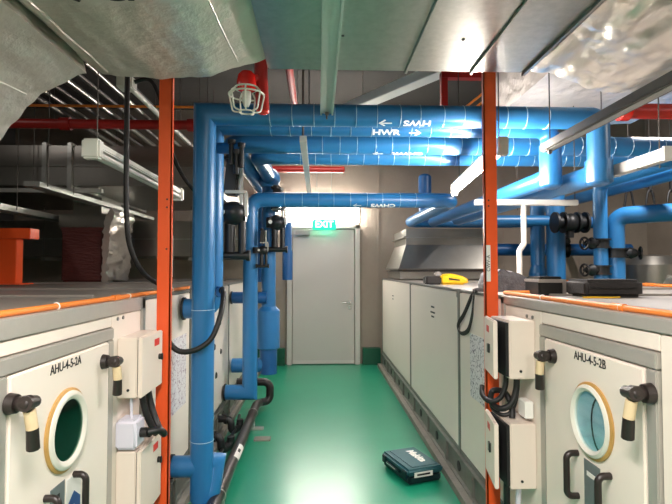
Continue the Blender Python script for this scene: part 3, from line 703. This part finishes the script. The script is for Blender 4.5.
fl = lumpy([(-.22, 2.45), (-.33, 2.41), (-.50, 2.35), (-.75, 2.33), (-1.00, 2.355), (-1.06, 2.40), (-1.10, 2.9), (-.24, 2.9)], -1.6, 2.33, 90, .022, 3.2, 'foil', 'foil_wrapped_duct', 1.3, n=180, fine=.22)
tag(fl, 'foil wrapped duct overhead left of the bare galvanised duct, with black lettering on its belly', 'duct')
fl2 = lumpy([(-1.04, 2.33), (-1.13, 2.30), (-1.256, 2.23), (-1.37, 2.10), (-1.46, 1.97), (-1.62, 1.86), (-1.9, 1.83), (-2.2, 1.95), (-2.35, 2.3), (-2.2, 2.8), (-1.2, 2.8)], -1.6, 2.27, 90, .024, 3.0, 'foil', 'foil_wrapped_duct', 9.1, n=180, fine=.25)
tag(fl2, 'bulging foil wrapped duct drooping at upper left above the left unit', 'duct')
fr_ = lumpy([(1.03, 2.41), (1.12, 2.385), (1.28, 2.325), (1.42, 2.295), (1.56, 2.315), (1.72, 2.40), (1.95, 2.55), (2.1, 2.9), (1.04, 2.9)], -1.6, 2.34, 220, .030, 4.2, 'foils', 'foil_wrapped_duct', 4.4, n=220, fine=.2)
tag(fr_, 'crumpled silver foil duct overhead right of the bare galvanised duct', 'duct')
for o, xs in ((fl, -.6), (fl2, -1.7), (fr_, 1.5)):
    for y in (-.6, 1.4): hanger(o, xs, y, 2.78)
# tape seams on the foil
def drape(lo, host):
    """press lettering onto the belly of the foil"""
    from mathutils.bvhtree import BVHTree
    bv = BVHTree.FromPolygons([v.co for v in host.data.vertices], [p.vertices for p in host.data.polygons])
    for v in lo.data.vertices:
        h = bv.ray_cast(V((v.co.x, v.co.y, 1.5)), V((0, 0, 1)))[0]
        if h is not None: v.co.z = h.z - .0015
drape(lettering('SA', .135, 'ink', (-.61, 1.605, 2.30), (1, 0, 0), (0, -1, 0), fl, 'lettering', bold=.003), fl)
drape(lettering('\u2190', .135, 'ink', (-.78, 1.605, 2.30), (1, 0, 0), (0, -1, 0), fl, 'arrow_mark', bold=.003), fl)
def tape_edge(host, x0, x1, y0, y1, r, m):
    """raised edge of a tape strip that follows the wrapped skin"""
    from mathutils.bvhtree import BVHTree
    bv = BVHTree.FromPolygons([v.co for v in host.data.vertices], [p.vertices for p in host.data.polygons]); pts = []
    for k in range(50):
        f = k / 49; h = bv.ray_cast(V((x0 + (x1 - x0) * f, y0 + (y1 - y0) * f, 1.0)), V((0, 0, 1)))[0]
        if h is not None: pts.append(h - V((0, 0, .001)))
    MB().tube(pts, r, 6).build('tape_edge', m, host)
tape_edge(fl2, -1.30, -1.27, .9, 2.2, .0035, 'white')
tape_edge(fl2, -1.46, -1.40, .9, 2.15, .005, 'foil')
tape_edge(fl, -.98, -.96, .9, 2.28, .006, 'foil')
tape_edge(fl, -.40, -.37, 1.2, 2.28, .003, 'foils')
o = MB().box(.012, .088, .6, 2.93, 2.362, 2.396).build('strut_channel', 'stru2', bevel=.003)
tag(o, 'pale metal channel running away under the bare galvanised duct', 'channel')
q = MB(); q.box(.012, .022, .6, 2.932, 2.352, 2.363); q.box(.078, .088, .6, 2.932, 2.352, 2.363); q.build('slot_lip', 'stru2', o)
q = MB(); q.cyl((.05, 2.88, 2.32), (.05, 2.88, CH), .005, seg=8); q.cyl((.05, 2.88, 2.345), (.05, 2.88, 2.36), .012, seg=6); q.build('hanger_rod', 'strutd', o)

o = MB().box(1.18, 1.245, -.4, 2.60, 2.075, 2.115).build('strut_channel', 'strutd', bevel=.003)
tag(o, 'dark grey channel hanging at upper right under the silver foil duct', 'channel')
q = MB(); q.box(1.195, 1.23, -.4, 2.605, 2.072, 2.076); q.build('slot_lip', 'strut', o)
for y in (2.56,):
    hanger(o, 1.215, y, 2.05); MB().cyl((1.215, y, 2.055), (1.215, y, 2.074), .011, seg=6).build('nut', 'strutd', o)

fb = lumpy([(1.42, 2.66), (1.6, 2.63), (2.2, 2.63), (2.6, 2.66), (2.62, 3.1), (1.41, 3.1)], 2.78, 4.02, 60, .018, 3.4, 'foil', 'foil_wrapped_duct', 6.2, n=120, fine=.2)
tag(fb, 'foil wrapped duct above the blue pipe elbows behind the crumpled silver duct', 'duct')
hanger(fb, 1.6, 3.0, 3.05); hanger(fb, 2.4, 3.7, 3.05)
o = MB().box(-.115, -.072, 3.07, 5.15, 2.235, 2.275).build('strut_channel', 'stru2', bevel=.003); tag(o, 'short pale channel slung beneath the blue overhead pipes above the aisle', 'channel')
hanger(o, -.094, 3.085, 2.27, CH, .007); hanger(o, -.094, 5.1, 2.27, CH, .006)
# galvanised ducts on the left, over the left unit
t = thing('galvanised_duct', 'big square galvanised duct crossing behind the left orange post', 'duct', (-2.4, 5.4, 2.19))
MB().box(-4.59, -1.0, 4.5, 6.4, 2.19, 2.55).build('duct_body', 'galvd', t, bevel=.006)
for x in (-2.42, -2.20):
    q = MB(); q.box(x - .02, x + .02, 4.475, 6.42, 2.165, 2.57); q.build('flange_joint', 'galv', t, bevel=.003)
q = MB(); q.box(-4.5, -1.0, 4.488, 4.50, 2.36, 2.368); q.build('stiffening_crease', 'galvd', t)
for x, y in ((-2.5, 4.46), (-2.5, 6.44), (-3.9, 4.46)): hanger(t, x, y, 2.13)
for y in (4.46,): 
    q = MB(); q.box(-4.4, -1.9, y - .02, y + .02, 2.12, 2.155); q.build('bearer_channel', 'strut', t)
for x in (-1.2,): hanger(t, x, 5.4, 2.55)
t = thing('galvanised_duct', 'lower galvanised duct with flanges in the shade behind the left blue risers', 'duct', (-1.6, 6.6, 1.45))
MB().box(-4.59, -.72, 6.0, 7.3, 1.60, 2.02).build('duct_body', 'galvd', t, bevel=.006)
for x in (-1.05, -1.9, -2.8):
    q = MB(); q.box(x - .02, x + .02, 5.975, 7.32, 1.575, 2.045); q.build('flange_joint', 'galvd', t, bevel=.003)
q = MB(); q.box(-4.5, -.72, 5.99, 6.0, 1.80, 1.812); q.build('stiffening_crease', 'galv', t)
for x in (-1.5, -3.2): hanger(t, x, 5.95, 1.57, 2.19); hanger(t, x, 7.33, 1.57)
for x in (-1.5, -3.2): MB().box(x - .02, x + .02, 5.93, 7.34, 1.55, 1.59).build('bearer_channel', 'strut', t)

# foil drop on top of the left unit, maroon painted for its red reflection
t = thing('foil_duct_drop', 'duct drop with painted red reflection, torn foil on its side standing on the left unit', 'duct', (-2.3, 5.3, 1.325))
q = MB(); q.prism([(-2.52, 1.325), (-2.12, 1.325), (-2.12, 1.80), (-2.07, 1.92), (-2.56, 1.92), (-2.52, 1.80)], 5.0, 5.7, 'y'); q.build('tinted_body', 'maroon', t, bevel=.015)
q = MB(); q.box(-2.545, -2.085, 4.99, 5.71, 1.86, 1.99); q.build('collar', 'galvd', t, bevel=.006)
MB().box(-2.46, -2.18, 5.1, 5.6, 1.98, 2.20).build('duct_neck', 'galvd', t)
side = lumpy([(-2.118, 1.325), (-2.06, 1.325), (-2.055, 1.6), (-2.04, 1.9), (-2.0, 2.02), (-2.03, 2.05), (-2.10, 1.95), (-2.115, 1.7)], 4.98, 5.55, 14, .03, 7, 'foils', 'torn_foil', 2.0, n=60, fine=.5)
bmesh_shift = LOC[t.name]
for v_ in side.data.vertices: v_.co -= bmesh_shift
side.parent = t
# orange frame on the left unit
t = thing('steel_frame', 'orange steel bracket frame standing on the left unit at the picture edge', 'frame', (-2.5, 4.2, 1.325))
q = MB(); q.box(-2.62, -2.48, 4.2, 4.3, 1.325, 1.72); q.build('upright', 'orange', t, bevel=.004)
q = MB(); q.box(-3.6, -2.36, 4.18, 4.32, 1.70, 1.785); q.build('crossbar', 'orange', t, bevel=.004)
q = MB(); q.box(-3.55, -3.41, 4.2, 4.3, 0.0, 1.72); q.build('upright', 'orange', t, bevel=.004)
q = MB(); q.box(-2.68, -2.42, 4.15, 4.35, 1.3225, 1.332); q.build('foot_plate', 'orange', t)

# cable trays and batten on the left
o = MB().box(-2.26, -2.14, 3.9, 6.6, 2.085, 2.125).build('cable_tray', 'strut', bevel=.003); tag(o, 'grey cable tray running back beneath the big galvanised duct', 'cable tray', 'trays under the left duct')
for y in (4.0, 4.42): hanger(o, -2.13, y, 2.1, 2.165 if y > 4.4 else CH)
o = MB().box(-2.78, -2.62, 3.6, 6.6, 1.945, 1.995).build('cable_tray', 'strut', bevel=.003); tag(o, 'lower grey cable tray at far left beneath the big galvanised duct', 'cable tray', 'trays under the left duct')
for y in (3.7, 4.40): hanger(o, -2.60, y, 1.96)
t = thing('batten_lamp', 'unlit white batten lamp hanging left of the orange post', 'lamp', (-1.13, 3.3, 2.03))
q = MB(); q.box(-1.165, -1.095, 2.52, 4.05, 2.055, 2.09); q.build('lamp_housing', 'white', t, bevel=.006)
for y in (2.50, 4.02): MB().box(-1.175, -1.085, y, y + .06, 2.0, 2.10).build('lamp_holder', 'white', t, bevel=.01)
q = MB(); q.cyl((-1.148, 2.56, 2.03), (-1.148, 4.02, 2.03), .014); q.build('lamp_tube', 'tubeoff', t)
q = MB(); q.cyl((-1.110, 2.56, 2.03), (-1.110, 4.02, 2.03), .014); q.build('lamp_tube', 'tubeoff', t)
for y in (2.58, 3.9): hanger(t, -1.13, y, 2.09)
# sprinkler and other red lines
def straight(name, label, cat, a, b, r, m, grp=None):
    o = MB().cyl(a, b, r, seg=18).build(name, m); tag(o, label, cat, grp); return o
o = straight('sprinkler_pipe', 'thick dark red pipe crossing above the big duct at upper left', 'pipe', (-4.58, 4.0, 2.60), (-.95, 4.0, 2.60), .038, 'red')
for x in (-1.0, -2.0): MB().cyl((x - .04, 4.0, 2.60), (x + .04, 4.0, 2.60), .05).build('coupling', 'red', o)
for x in (-1.30, -3.0): hanger(o, x, 4.0, 2.638)
o = straight('orange_conduit', 'thin orange conduit crossing high at upper left above the red pipe', 'conduit', (-4.58, 4.2, 2.81), (-.5, 4.2, 2.81), .011, 'conduit')
for x in (-1.0, -2.95): hanger(o, x, 4.2, 2.82)
o = straight('sprinkler_pipe', 'red pipe seen beyond the overhead blue pipes above the back door', 'pipe', (-.72, 7.0, 2.85), (.36, 7.0, 2.85), .045, 'red')
MB().tube([(-.72, 7.0, 2.85), (-.78, 7.0, 2.85), (-.78, 7.0, CH)], .045, 16, fillet=.05).build('drop', 'red', o)
MB().sph((.36, 7.0, 2.85), .045, (.4, 1, 1)).build('end_cap', 'red', o)
o = straight('sprinkler_pipe', 'slim red pipe running back over the blue pipes beside the pale channel', 'pipe', (-.19, 2.5, 2.76), (-.19, 5.2, 2.76), .026, 'red')
for y in (2.9, 4.6): hanger(o, -.19, y, 2.78)
o = straight('sprinkler_pipe', 'red pipe end showing under the silver foil duct at upper right', 'pipe', (2.02, 3.22, 2.50), (5.2, 3.22, 2.50), .05, 'red')
MB().cyl((2.0, 3.22, 2.5), (2.06, 3.22, 2.5), .065).build('end_flange', 'redg', o)
# red-orange steel further back on the right
t = thing('steel_frame', 'red steel hanger frame standing above the blue pipes behind the right orange post', 'frame', (1.35, 5.0, 2.4))
q = MB(); q.box(1.13, 1.19, 4.5, 4.56, 2.45, 3.265); q.build('upright', 'red', t)
q = MB(); q.box(1.55, 1.61, 4.5, 4.56, 2.45, CH); q.build('upright', 'red', t)
q = MB(); q.box(1.13, 1.61, 4.49, 4.57, 3.21, 3.265); q.build('crossbar', 'red', t)
for i, x in enumerate((1.52, 1.62)):
    o = straight('orange_conduit', 'thin orange conduit slanting up behind the right orange post, %s of the pair' % ('left one' if i == 0 else 'right one'), 'conduit', (x - .42, 5.2, 2.80), (x + .2, 4.2, 3.2), .012, 'conduit')
# white trunking slanting across under the slab
o = MB(); a, b = V((.22, 5.9, 3.30)), V((1.40, 4.36, 3.36)); q = (b - a).to_track_quat('X', 'Z').to_matrix()
o.obox((a + b) / 2, ((b - a).length, .16, .10), q); o = o.build('cable_trunking', 'white', bevel=.006); tag(o, 'white trunking slanting across the dark slab above the overhead blue pipes', 'trunking')
hanger(o, .5, 5.53, 3.35); hanger(o, 1.2, 4.63, 3.4)
# conduits in a rack under the ceiling at upper left
t = thing('conduit_rack', 'rack of bright metal conduits running back under the slab at upper left', 'conduit rack', (-2.0, 5.2, 3.0))
for i in range(7):
    MB().cyl((-2.55 + i * .16, 3.2, 3.0), (-2.55 + i * .16, 7.6, 3.0), .018 if i % 3 else .03, seg=12).build('metal_conduit', 'galvd' if i % 2 else 'strutd', t)
for y in (3.6, 5.2, 6.8): MB().box(-2.75, -1.4, y - .02, y + .02, 2.93, 2.968).build('bearer_channel', 'strutd', t)
for y in (3.6, 5.2, 6.8): hanger(t, -2.72, y, 2.93); hanger(t, -1.43, y, 2.93)
# white pipe and black flexible conduits by the left post
o = MB().cyl((-1.19, 3.15, 2.60), (-1.185, 4.6, 2.60), .018, seg=16).build('white_conduit', 'pvc'); tag(o, 'short white conduit running back from a small white box near the left post', 'conduit')
MB().box(-1.235, -1.14, 3.06, 3.16, 2.56, 2.64).build('end_box', 'pvc', o, bevel=.008); hanger(o, -1.19, 3.11, 2.64)
cable('flexible_conduit', 'thick black flexible conduit hanging straight down to the left unit beside the post', 'cable', [(-1.06, 2.78, 2.95), (-1.055, 2.77, 2.6), (-1.05, 2.76, 2.2), (-1.05, 2.77, 1.8), (-1.04, 2.80, 1.58), (-1.00, 2.90, 1.43), (-.96, 3.1, 1.35), (-.98, 3.3, 1.326)], .014, 'rubber')
cable('flexible_conduit', 'black flexible conduit arching from the white box down behind the left post', 'cable', [(-1.14, 3.11, 2.61), (-1.05, 3.13, 2.63), (-.99, 3.16, 2.5), (-.97, 3.2, 2.3), (-.9, 3.3, 2.08), (-.8, 3.4, 1.95), (-.72, 3.36, 1.98)], .013)
cable('white_cable', 'loose white cable drooping by the unlit batten lamp', 'cable', [(-1.0, 3.3, 2.56), (-.99, 3.28, 2.35), (-1.02, 3.3, 2.15), (-1.03, 3.35, 2.02), (-1.06, 3.4, 2.06), (-1.085, 3.45, 2.07)], .006, 'pvc')

# ------------------------------------------------------------------ right-hand trays, drop conduit
o = MB().box(1.80, 1.86, 2.52, 6.0, 2.02, 2.085).build('cable_trunking', 'traywh', bevel=.004); tag(o, 'pale trunking running back beside the blue pipes at the right', 'trunking')
for y in (2.75, 3.0, 3.35, 3.8): 
    q = MB(); q.box(1.7985, 1.8615, y - .008, y + .008, 2.018, 2.087); q.build('cover_clip', 'strut', o)
q = MB(); q.box(1.797, 1.863, 2.515, 2.53, 2.015, 2.09); q.build('end_cap', 'white', o)
for y in (2.65, 3.2, 4.6): hanger(o, 1.866, y, 2.0, 2.63 if y == 3.2 else CH)
o = MB().box(1.12, 1.86, 3.49, 3.54, 1.905, 1.945).build('cable_trunking', 'traywh', bevel=.004); tag(o, 'short level white trunking crossing behind the right orange post', 'trunking')
hanger(o, 1.845, 3.515, 1.94, 2.63); hanger(o, 1.22, 3.515, 1.94)
dr_ = MB().tube([(1.47, 3.515, 1.925), (1.47, 3.515, 1.63), (1.435, 3.515, 1.58), (1.435, 3.515, 1.325)], .019, 14, fillet=.03).build('conduit_drop', 'pvc', o)
t = thing('discharge_duct', 'grey sheet metal duct with a flared foot on the far end of the right unit', 'duct', (1.5, 6.7, 1.325))
q = MB(); q.prism([(1.02, 1.325), (2.2, 1.325), (2.2, 1.42), (1.02, 1.42)], 6.2, 7.3, 'y'); q.build('foot_frame', 'galvd', t, bevel=.006)
bm_ = MB(); lo = [(1.0, 6.16), (2.22, 6.16), (2.22, 7.35), (1.0, 7.35)]; hi = [(1.12, 6.32), (2.1, 6.32), (2.1, 7.3), (1.12, 7.3)]
A = [bm_.bm.verts.new((x, y, 1.455)) for x, y in lo]; B = [bm_.bm.verts.new((x, y, 1.76)) for x, y in hi]
bm_.bm.faces.new(A); bm_.bm.faces.new(B)
for i in range(4): bm_.bm.faces.new((A[i], A[(i + 1) % 4], B[(i + 1) % 4], B[i]))
bm_.build('flared_hood', 'galvd', t)
q = MB(); q.box(.99, 2.23, 6.15, 7.36, 1.44, 1.456); q.box(1.0, 2.22, 6.16, 7.35, 1.415, 1.425); q.box(1.06, 2.16, 6.22, 7.3, 1.42, 1.442); q.build('flange_joint', 'strutd', t)
q = MB(); q.box(1.12, 2.1, 6.32, 7.3, 1.755, 1.965); q.build('duct_neck', 'galvd', t, bevel=.004)
q = MB(); q.box(1.09, 2.13, 6.29, 7.33, 1.85, 1.865); q.build('flange_joint', 'galvd', t)
# grey tank at far right
t = thing('air_separator', 'grey metal tank with a round end behind the right unit at the picture edge', 'tank', (4.0, 5.7, .0))
q = MB(); q.lathe((4.05, 5.9, .25), (0, 0, 1), [(0, 0), (0, .3), (.08, .36), (1.25, .36), (1.35, .28), (1.38, 0)], seg=40); q.build('tank_shell', 'galvd', t)
q = MB(); 
for dx, dy in ((-.2, -.2), (.2, -.2), (.2, .2), (-.2, .2)): q.box(4.05 + dx - .03, 4.05 + dx + .03, 5.9 + dy - .03, 5.9 + dy + .03, 0, .32)
q.build('stand', 'strutd', t)
q = MB(); q.cyl((4.05, 5.56, 1.25), (4.05, 5.44, 1.25), .13); q.build('flange', 'galv', t)
# wall cable clips: dark hangers on a rail over the branch pipe
t = thing('hanger_rail', 'dark rail with looped hangers above the blue branch pipe at far right', 'rail', (3.6, 4.9, 2.35))
q = MB(); q.box(3.05, 5.19, 5.62, 5.66, 2.47, 2.51); q.build('rail', 'strutd', t)
for x in (3.6, 3.85, 4.1, 4.35, 4.6):
    q = MB(); q.tube([(x - .06, 5.64, 2.15), (x - .03, 5.64, 2.33), (x, 5.64, 2.38), (x + .03, 5.64, 2.33), (x + .06, 5.64, 2.15)], .013, 8); q.cyl((x, 5.64, 2.37), (x, 5.64, 2.48), .02, seg=8); q.build('hanger_loop', 'iron', t)
    hanger(t, x, 5.64, 2.505)
# ------------------------------------------------------------------ lamps, sign, beacon
t = thing('batten_lamp', 'lit bare fluorescent batten hanging behind the right orange post', 'lamp', (1.06, 3.35, 2.1))
A, B = V((1.0, 2.66, 2.10)), V((1.12, 4.06, 2.085)); dv = (B - A).normalized(); q = dv.to_track_quat('Y', 'Z').to_matrix()
MB().cyl(A + dv * .05, B - dv * .05, .021).build('lamp_tube', 'tube', t)
m_ = MB(); m_.obox((A + B) / 2 + V((0, 0, .060)), (.042, (B - A).length, .026), q); m_.build('lamp_housing', 'white', t, bevel=.005)
for p in (A, B):
    m_ = MB(); m_.obox(p + V((0, 0, .015)), (.055, .05, .10), q); m_.build('lamp_holder', 'strut', t, bevel=.005)
hanger(t, 1.01, 2.74, 2.17); hanger(t, 1.105, 3.86, 2.155)
t = thing('wall_lamp', 'lit white lamp on the wall above the back door', 'lamp', (.05, BY1, 2.24))
q = MB(); q.box(-.50, .64, BY1 - .045, BY1, 2.17, 2.39); q.build('lamp_housing', 'white', t, bevel=.006)
q = MB(); q.box(-.48, .62, BY1 - .11, BY1 - .045, 2.18, 2.38); q.build('lamp_diffuser', 'diffuser', t, bevel=.02)
t = thing('exit_sign', 'glowing green EXIT sign above the back door', 'sign', (.1, BY1 - .16, 2.04))
q = MB(); q.box(-.085, .27, BY1 - .19, BY1 - .14, 2.04, 2.205); q.build('sign_box', 'exit', t, bevel=.006)
lettering('EXIT', .135, 'exitw', (.0925, BY1 - .1905, 2.122), (1, 0, 0), (0, 0, 1), t, 'lettering', bold=.004)
q = MB()
for x in (-.02, .2): q.cyl((x, BY1 - .165, 2.205), (x, BY1 - .165, CH), .006, seg=8)
q.build('hanger_rod', 'strut', t)
t = thing('caged_beacon', 'glossy red dome in a white wire cage hanging by the foil duct', 'beacon', (-.34, 2.56, 2.45))
q = MB(); q.lathe((-.36, 2.50, 2.44), (0, 0, -1), [(0, 0), (0, .03), (.02, .046), (.06, .05), (.09, .046), (.10, .03), (.10, 0)], seg=28); q.build('red_dome', 'redg', t)
q = MB(); q.lathe((-.36, 2.50, 2.345), (0, 0, -1), [(0, 0), (0, .022), (.05, .024), (.08, .012), (.08, 0)], seg=20); q.build('clear_lens', 'tubeoff', t)
q = MB(); cz = 2.345
for i in range(7):
    a = 2 * PI * i / 7 + .3
    P_ = lambda r, z: V((-.36 + r * math.cos(a), 2.50 + r * math.sin(a), z))
    q.tube([P_(.055, 2.36), P_(.090, 2.33), P_(.072, 2.245), P_(.035, 2.238)], .0042, 7, fillet=.015)
for R_, z in ((.058, 2.358), (.088, 2.325), (.036, 2.238)): q.ring((-.36, 2.50, z), (0, 0, 1), R_, .0042, seg=28, k=7)
q.build('wire_guard', 'white', t)
q = MB(); q.tube([(-.295, 2.56, CH), (-.295, 2.56, 2.44), (-.285, 2.56, 2.26)], .034, 18); q.cyl((-.36, 2.50, 2.425), (-.30, 2.555, 2.425), .02); q.build('mounting_tube', 'red', t)
q = MB(); q.sph((-.285, 2.56, 2.26), .034, (1, 1, .5)); q.build('tube_cap', 'redg', t)

# ------------------------------------------------------------------ loose things
# tool case on the floor
t = thing('tool_case', 'dark teal plastic tool case lying on the green floor', 'tool case', (.667, 3.587, 0))
ux = V((.327, -.945, 0)); uy = V((.945, .327, 0)); uz = V((0, 0, 1))
Rm = Matrix((ux, uy, uz)).transposed()
def tc(mb, cx, cy, cz, sx, sy, sz): mb.obox(V((.667, 3.587, 0)) + ux * cx + uy * cy + uz * cz, (sx, sy, sz), Rm); return mb
tc(MB(), 0, 0, .032, .375, .255, .056).build('case_bottom', 'teald', t, bevel=.012)
tc(MB(), 0, 0, .084, .395, .275, .046).build('case_lid', 'teal', t, bevel=.014, seg=3)
q = MB(); tc(q, 0, .01, .1085, .33, .20, .006); q.build('lid_panel', 'teal', t, bevel=.003)
q = MB(); tc(q, -.02, -.147, .058, .17, .018, .02); tc(q, -.10, -.137, .058, .02, .03, .02); tc(q, .06, -.137, .058, .02, .03, .02); q.build('carry_handle', 'teald', t, bevel=.005)
for c_ in (-.15, .15):
    q = MB(); tc(q, c_, -.138, .066, .055, .014, .055); q.build('case_latch', 'teald', t, bevel=.004)
q = MB(); tc(q, -.02, -.157, .064, .13, .003, .006); q.build('handle_trim', 'silveredge', t)
q = MB(); tc(q, .1975, -.02, .07, .003, .14, .034); q.build('end_label', 'paper', t)
q = MB(); tc(q, .1995, -.02, .07, .002, .10, .012); q.build('label_mark', 'ink', t)
q = MB()
for c_ in (-.13, .13):
    for d_ in (-.09, .09): tc(q, c_, d_, .004, .04, .04, .010)
q.build('case_feet', 'teald', t)
lettering('Makita', .082, 'white', V((.667, 3.587, .1117)) + uy * .045 - ux * .01, ux, uy, t, 'lettering', bold=.003)

# yellow and black power tool on the right unit
t = thing('cordless_tool', 'yellow and black tool lying on the far part of the right unit', 'tool', (1.2, 4.5, 1.312))
zt_ = 1.3105
q = MB(); q.prism([(1.10, zt_), (1.32, zt_), (1.37, zt_ + .035), (1.30, zt_ + .075), (1.20, zt_ + .098), (1.10, zt_ + .09)], 4.44, 4.56, 'y'); q.build('yellow_body', 'yellow', t, bevel=.018, seg=3)
q = MB(); q.box(.965, 1.105, 4.43, 4.57, zt_, zt_ + .075); q.build('battery_block', 'fabric', t, bevel=.012)
q = MB(); q.box(1.055, 1.11, 4.46, 4.54, zt_ + .07, zt_ + .115); q.build('grey_cap', 'silveredge', t, bevel=.012)
q = MB(); q.prism([(1.17, zt_ + .045), (1.27, zt_ + .035), (1.27, zt_ + .045), (1.17, zt_ + .06)], 4.434, 4.441, 'y'); q.build('body_groove', 'ink', t)
# long black case, small black box, crumpled bag and its strap
t = thing('padded_case', 'long dark padded case with rounded end lying on the right unit', 'case', (1.465, 2.56, 1.312))
Rz = Matrix.Rotation(math.radians(4), 3, 'Z')
poly = [(1.30, 2.39), (1.56, 2.39)] + [(1.555 + .07 * math.sin(q), 2.50 - .11 * math.cos(q)) for q in [PI * k / 12 for k in range(1, 12)]] + [(1.56, 2.61), (1.30, 2.61)]
q = MB(); q.prism(poly, zt_, zt_ + .088, 'z'); q.build('case_body', 'fabric', t, bevel=.018, seg=3)
q = MB(); q.tube([V((1.32, 2.389, zt_ + .046)), V((1.45, 2.389, zt_ + .044)), V((1.55, 2.389, zt_ + .046))], .0035, 8); q.build('zip', 'black', t)
t = thing('instrument_box', 'small black box with silver front edge between the crumpled bag and the padded case', 'box', (1.18, 2.66, 1.312))
q = MB(); q.box(1.155, 1.292, 2.58, 2.76, zt_, zt_ + .078); q.build('box_body', 'black', t, bevel=.008)
q = MB(); q.box(1.152, 1.295, 2.575, 2.765, zt_ + .068, zt_ + .086); q.build('lid_edge', 'silveredge', t, bevel=.004)
q = MB(); q.box(1.165, 1.282, 2.59, 2.75, zt_ + .085, zt_ + .10); q.build('lid', 'black', t, bevel=.004)
q = MB(); q.box(1.280, 1.297, 2.573, 2.580, zt_ + .004, zt_ + .085); q.build('corner_trim', 'silveredge', t)
bag = lumpy([(1.06, zt_ + .001), (1.36, zt_ + .001), (1.40, zt_ + .035), (1.30, zt_ + .085), (1.22, zt_ + .12), (1.12, zt_ + .135), (1.07, zt_ + .11), (1.04, zt_ + .04)], 3.02, 3.24, 22, .018, 12, 'nylon', 'tool_bag', 3.3, n=70)
tag(bag, 'crumpled grey and black bag lying on the right unit beside the orange post', 'bag')
for v_ in bag.data.vertices: v_.co.z = max(v_.co.z, zt_)
tip = [(1.14, 3.20, zt_ + .012), (1.05, 3.14, zt_ + .010), (.975, 3.06, zt_ + .009), (.943, 3.03, zt_ - .006), (.934, 3.05, 1.26), (.930, 3.17, 1.16), (.929, 3.29, 1.09), (.928, 3.30, 1.045), (.928, 3.20, 1.035), (.928, 3.07, 1.075), (.930, 3.0, 1.17), (.934, 2.985, 1.26), (.946, 2.99, zt_ + .003), (.99, 3.02, zt_ + .012), (1.10, 3.12, zt_ + .012)]
st = MB().tube(smooth_path(tip, 6), .015, 8, flat=(.2, 1.0), up=(1, 0, .4)).build('shoulder_strap', 'fabric'); tag(st, 'black webbing strap looping down over the edge of the right unit', 'strap')
o = MB().tube([(1.26, 2.34, zt_ + .004), (1.33, 2.35, zt_ + .004), (1.40, 2.34, zt_ + .004), (1.45, 2.36, zt_ + .004)], .004, 8).build('cable_tie', 'yellow'); tag(o, 'thin yellow cord lying in front of the padded case', 'cord')

# ------------------------------------------------------------------ light: unseen batten-sized area lights, partly added to brighten the room
def area(loc, size, sy, power, rot=(0, 0, 0), col=(1, .915, .865)):
    l = bpy.data.lights.new('unseen_area_light', 'AREA'); l.shape = 'RECTANGLE'; l.size = size; l.size_y = sy; l.energy = power; l.color = col
    o = bpy.data.objects.new('unseen_area_light', l); COL.objects.link(o); o.location = loc; o.rotation_euler = rot; return o
area((-.12, .35, 2.33), .12, 1.3, 30)  # added, unseen: brightens the near floor and duct underside
area((.0, -2.2, 2.32), .16, 1.3, 42)
area((3.3, 4.3, 3.3), .16, 1.3, 36)  # added, unseen: lifts the right background
area((4.2, 1.4, 3.0), .16, 1.3, 26)
area((-3.2, 2.6, 3.2), .12, 1.2, 3)
area((.1, 5.9, 3.3), 1.2, .16, 16)

w = bpy.data.worlds.new('World'); scene.world = w; w.use_nodes = True
w.node_tree.nodes['Background'].inputs[0].default_value = (.9, .95, 1, 1); w.node_tree.nodes['Background'].inputs[1].default_value = .05

# ------------------------------------------------------------------ camera
cam = bpy.data.cameras.new('camera'); co = bpy.data.objects.new('camera', cam); COL.objects.link(co)
cam.sensor_width = 36; cam.lens = 36 * 500 / 672; cam.clip_start = .02
co.location = (0, 0, 1.45); co.rotation_euler = (math.radians(90 + 1.95), 0, math.radians(-2.06))
scene.camera = co
vs = scene.view_settings; vs.view_transform = 'Standard'; vs.look = 'None'; vs.gamma = 1; vs.use_curve_mapping = False; vs.exposure = 1.52
scene.cycles.max_bounces = 8; scene.cycles.use_denoising = True; scene.cycles.sample_clamp_indirect = 6
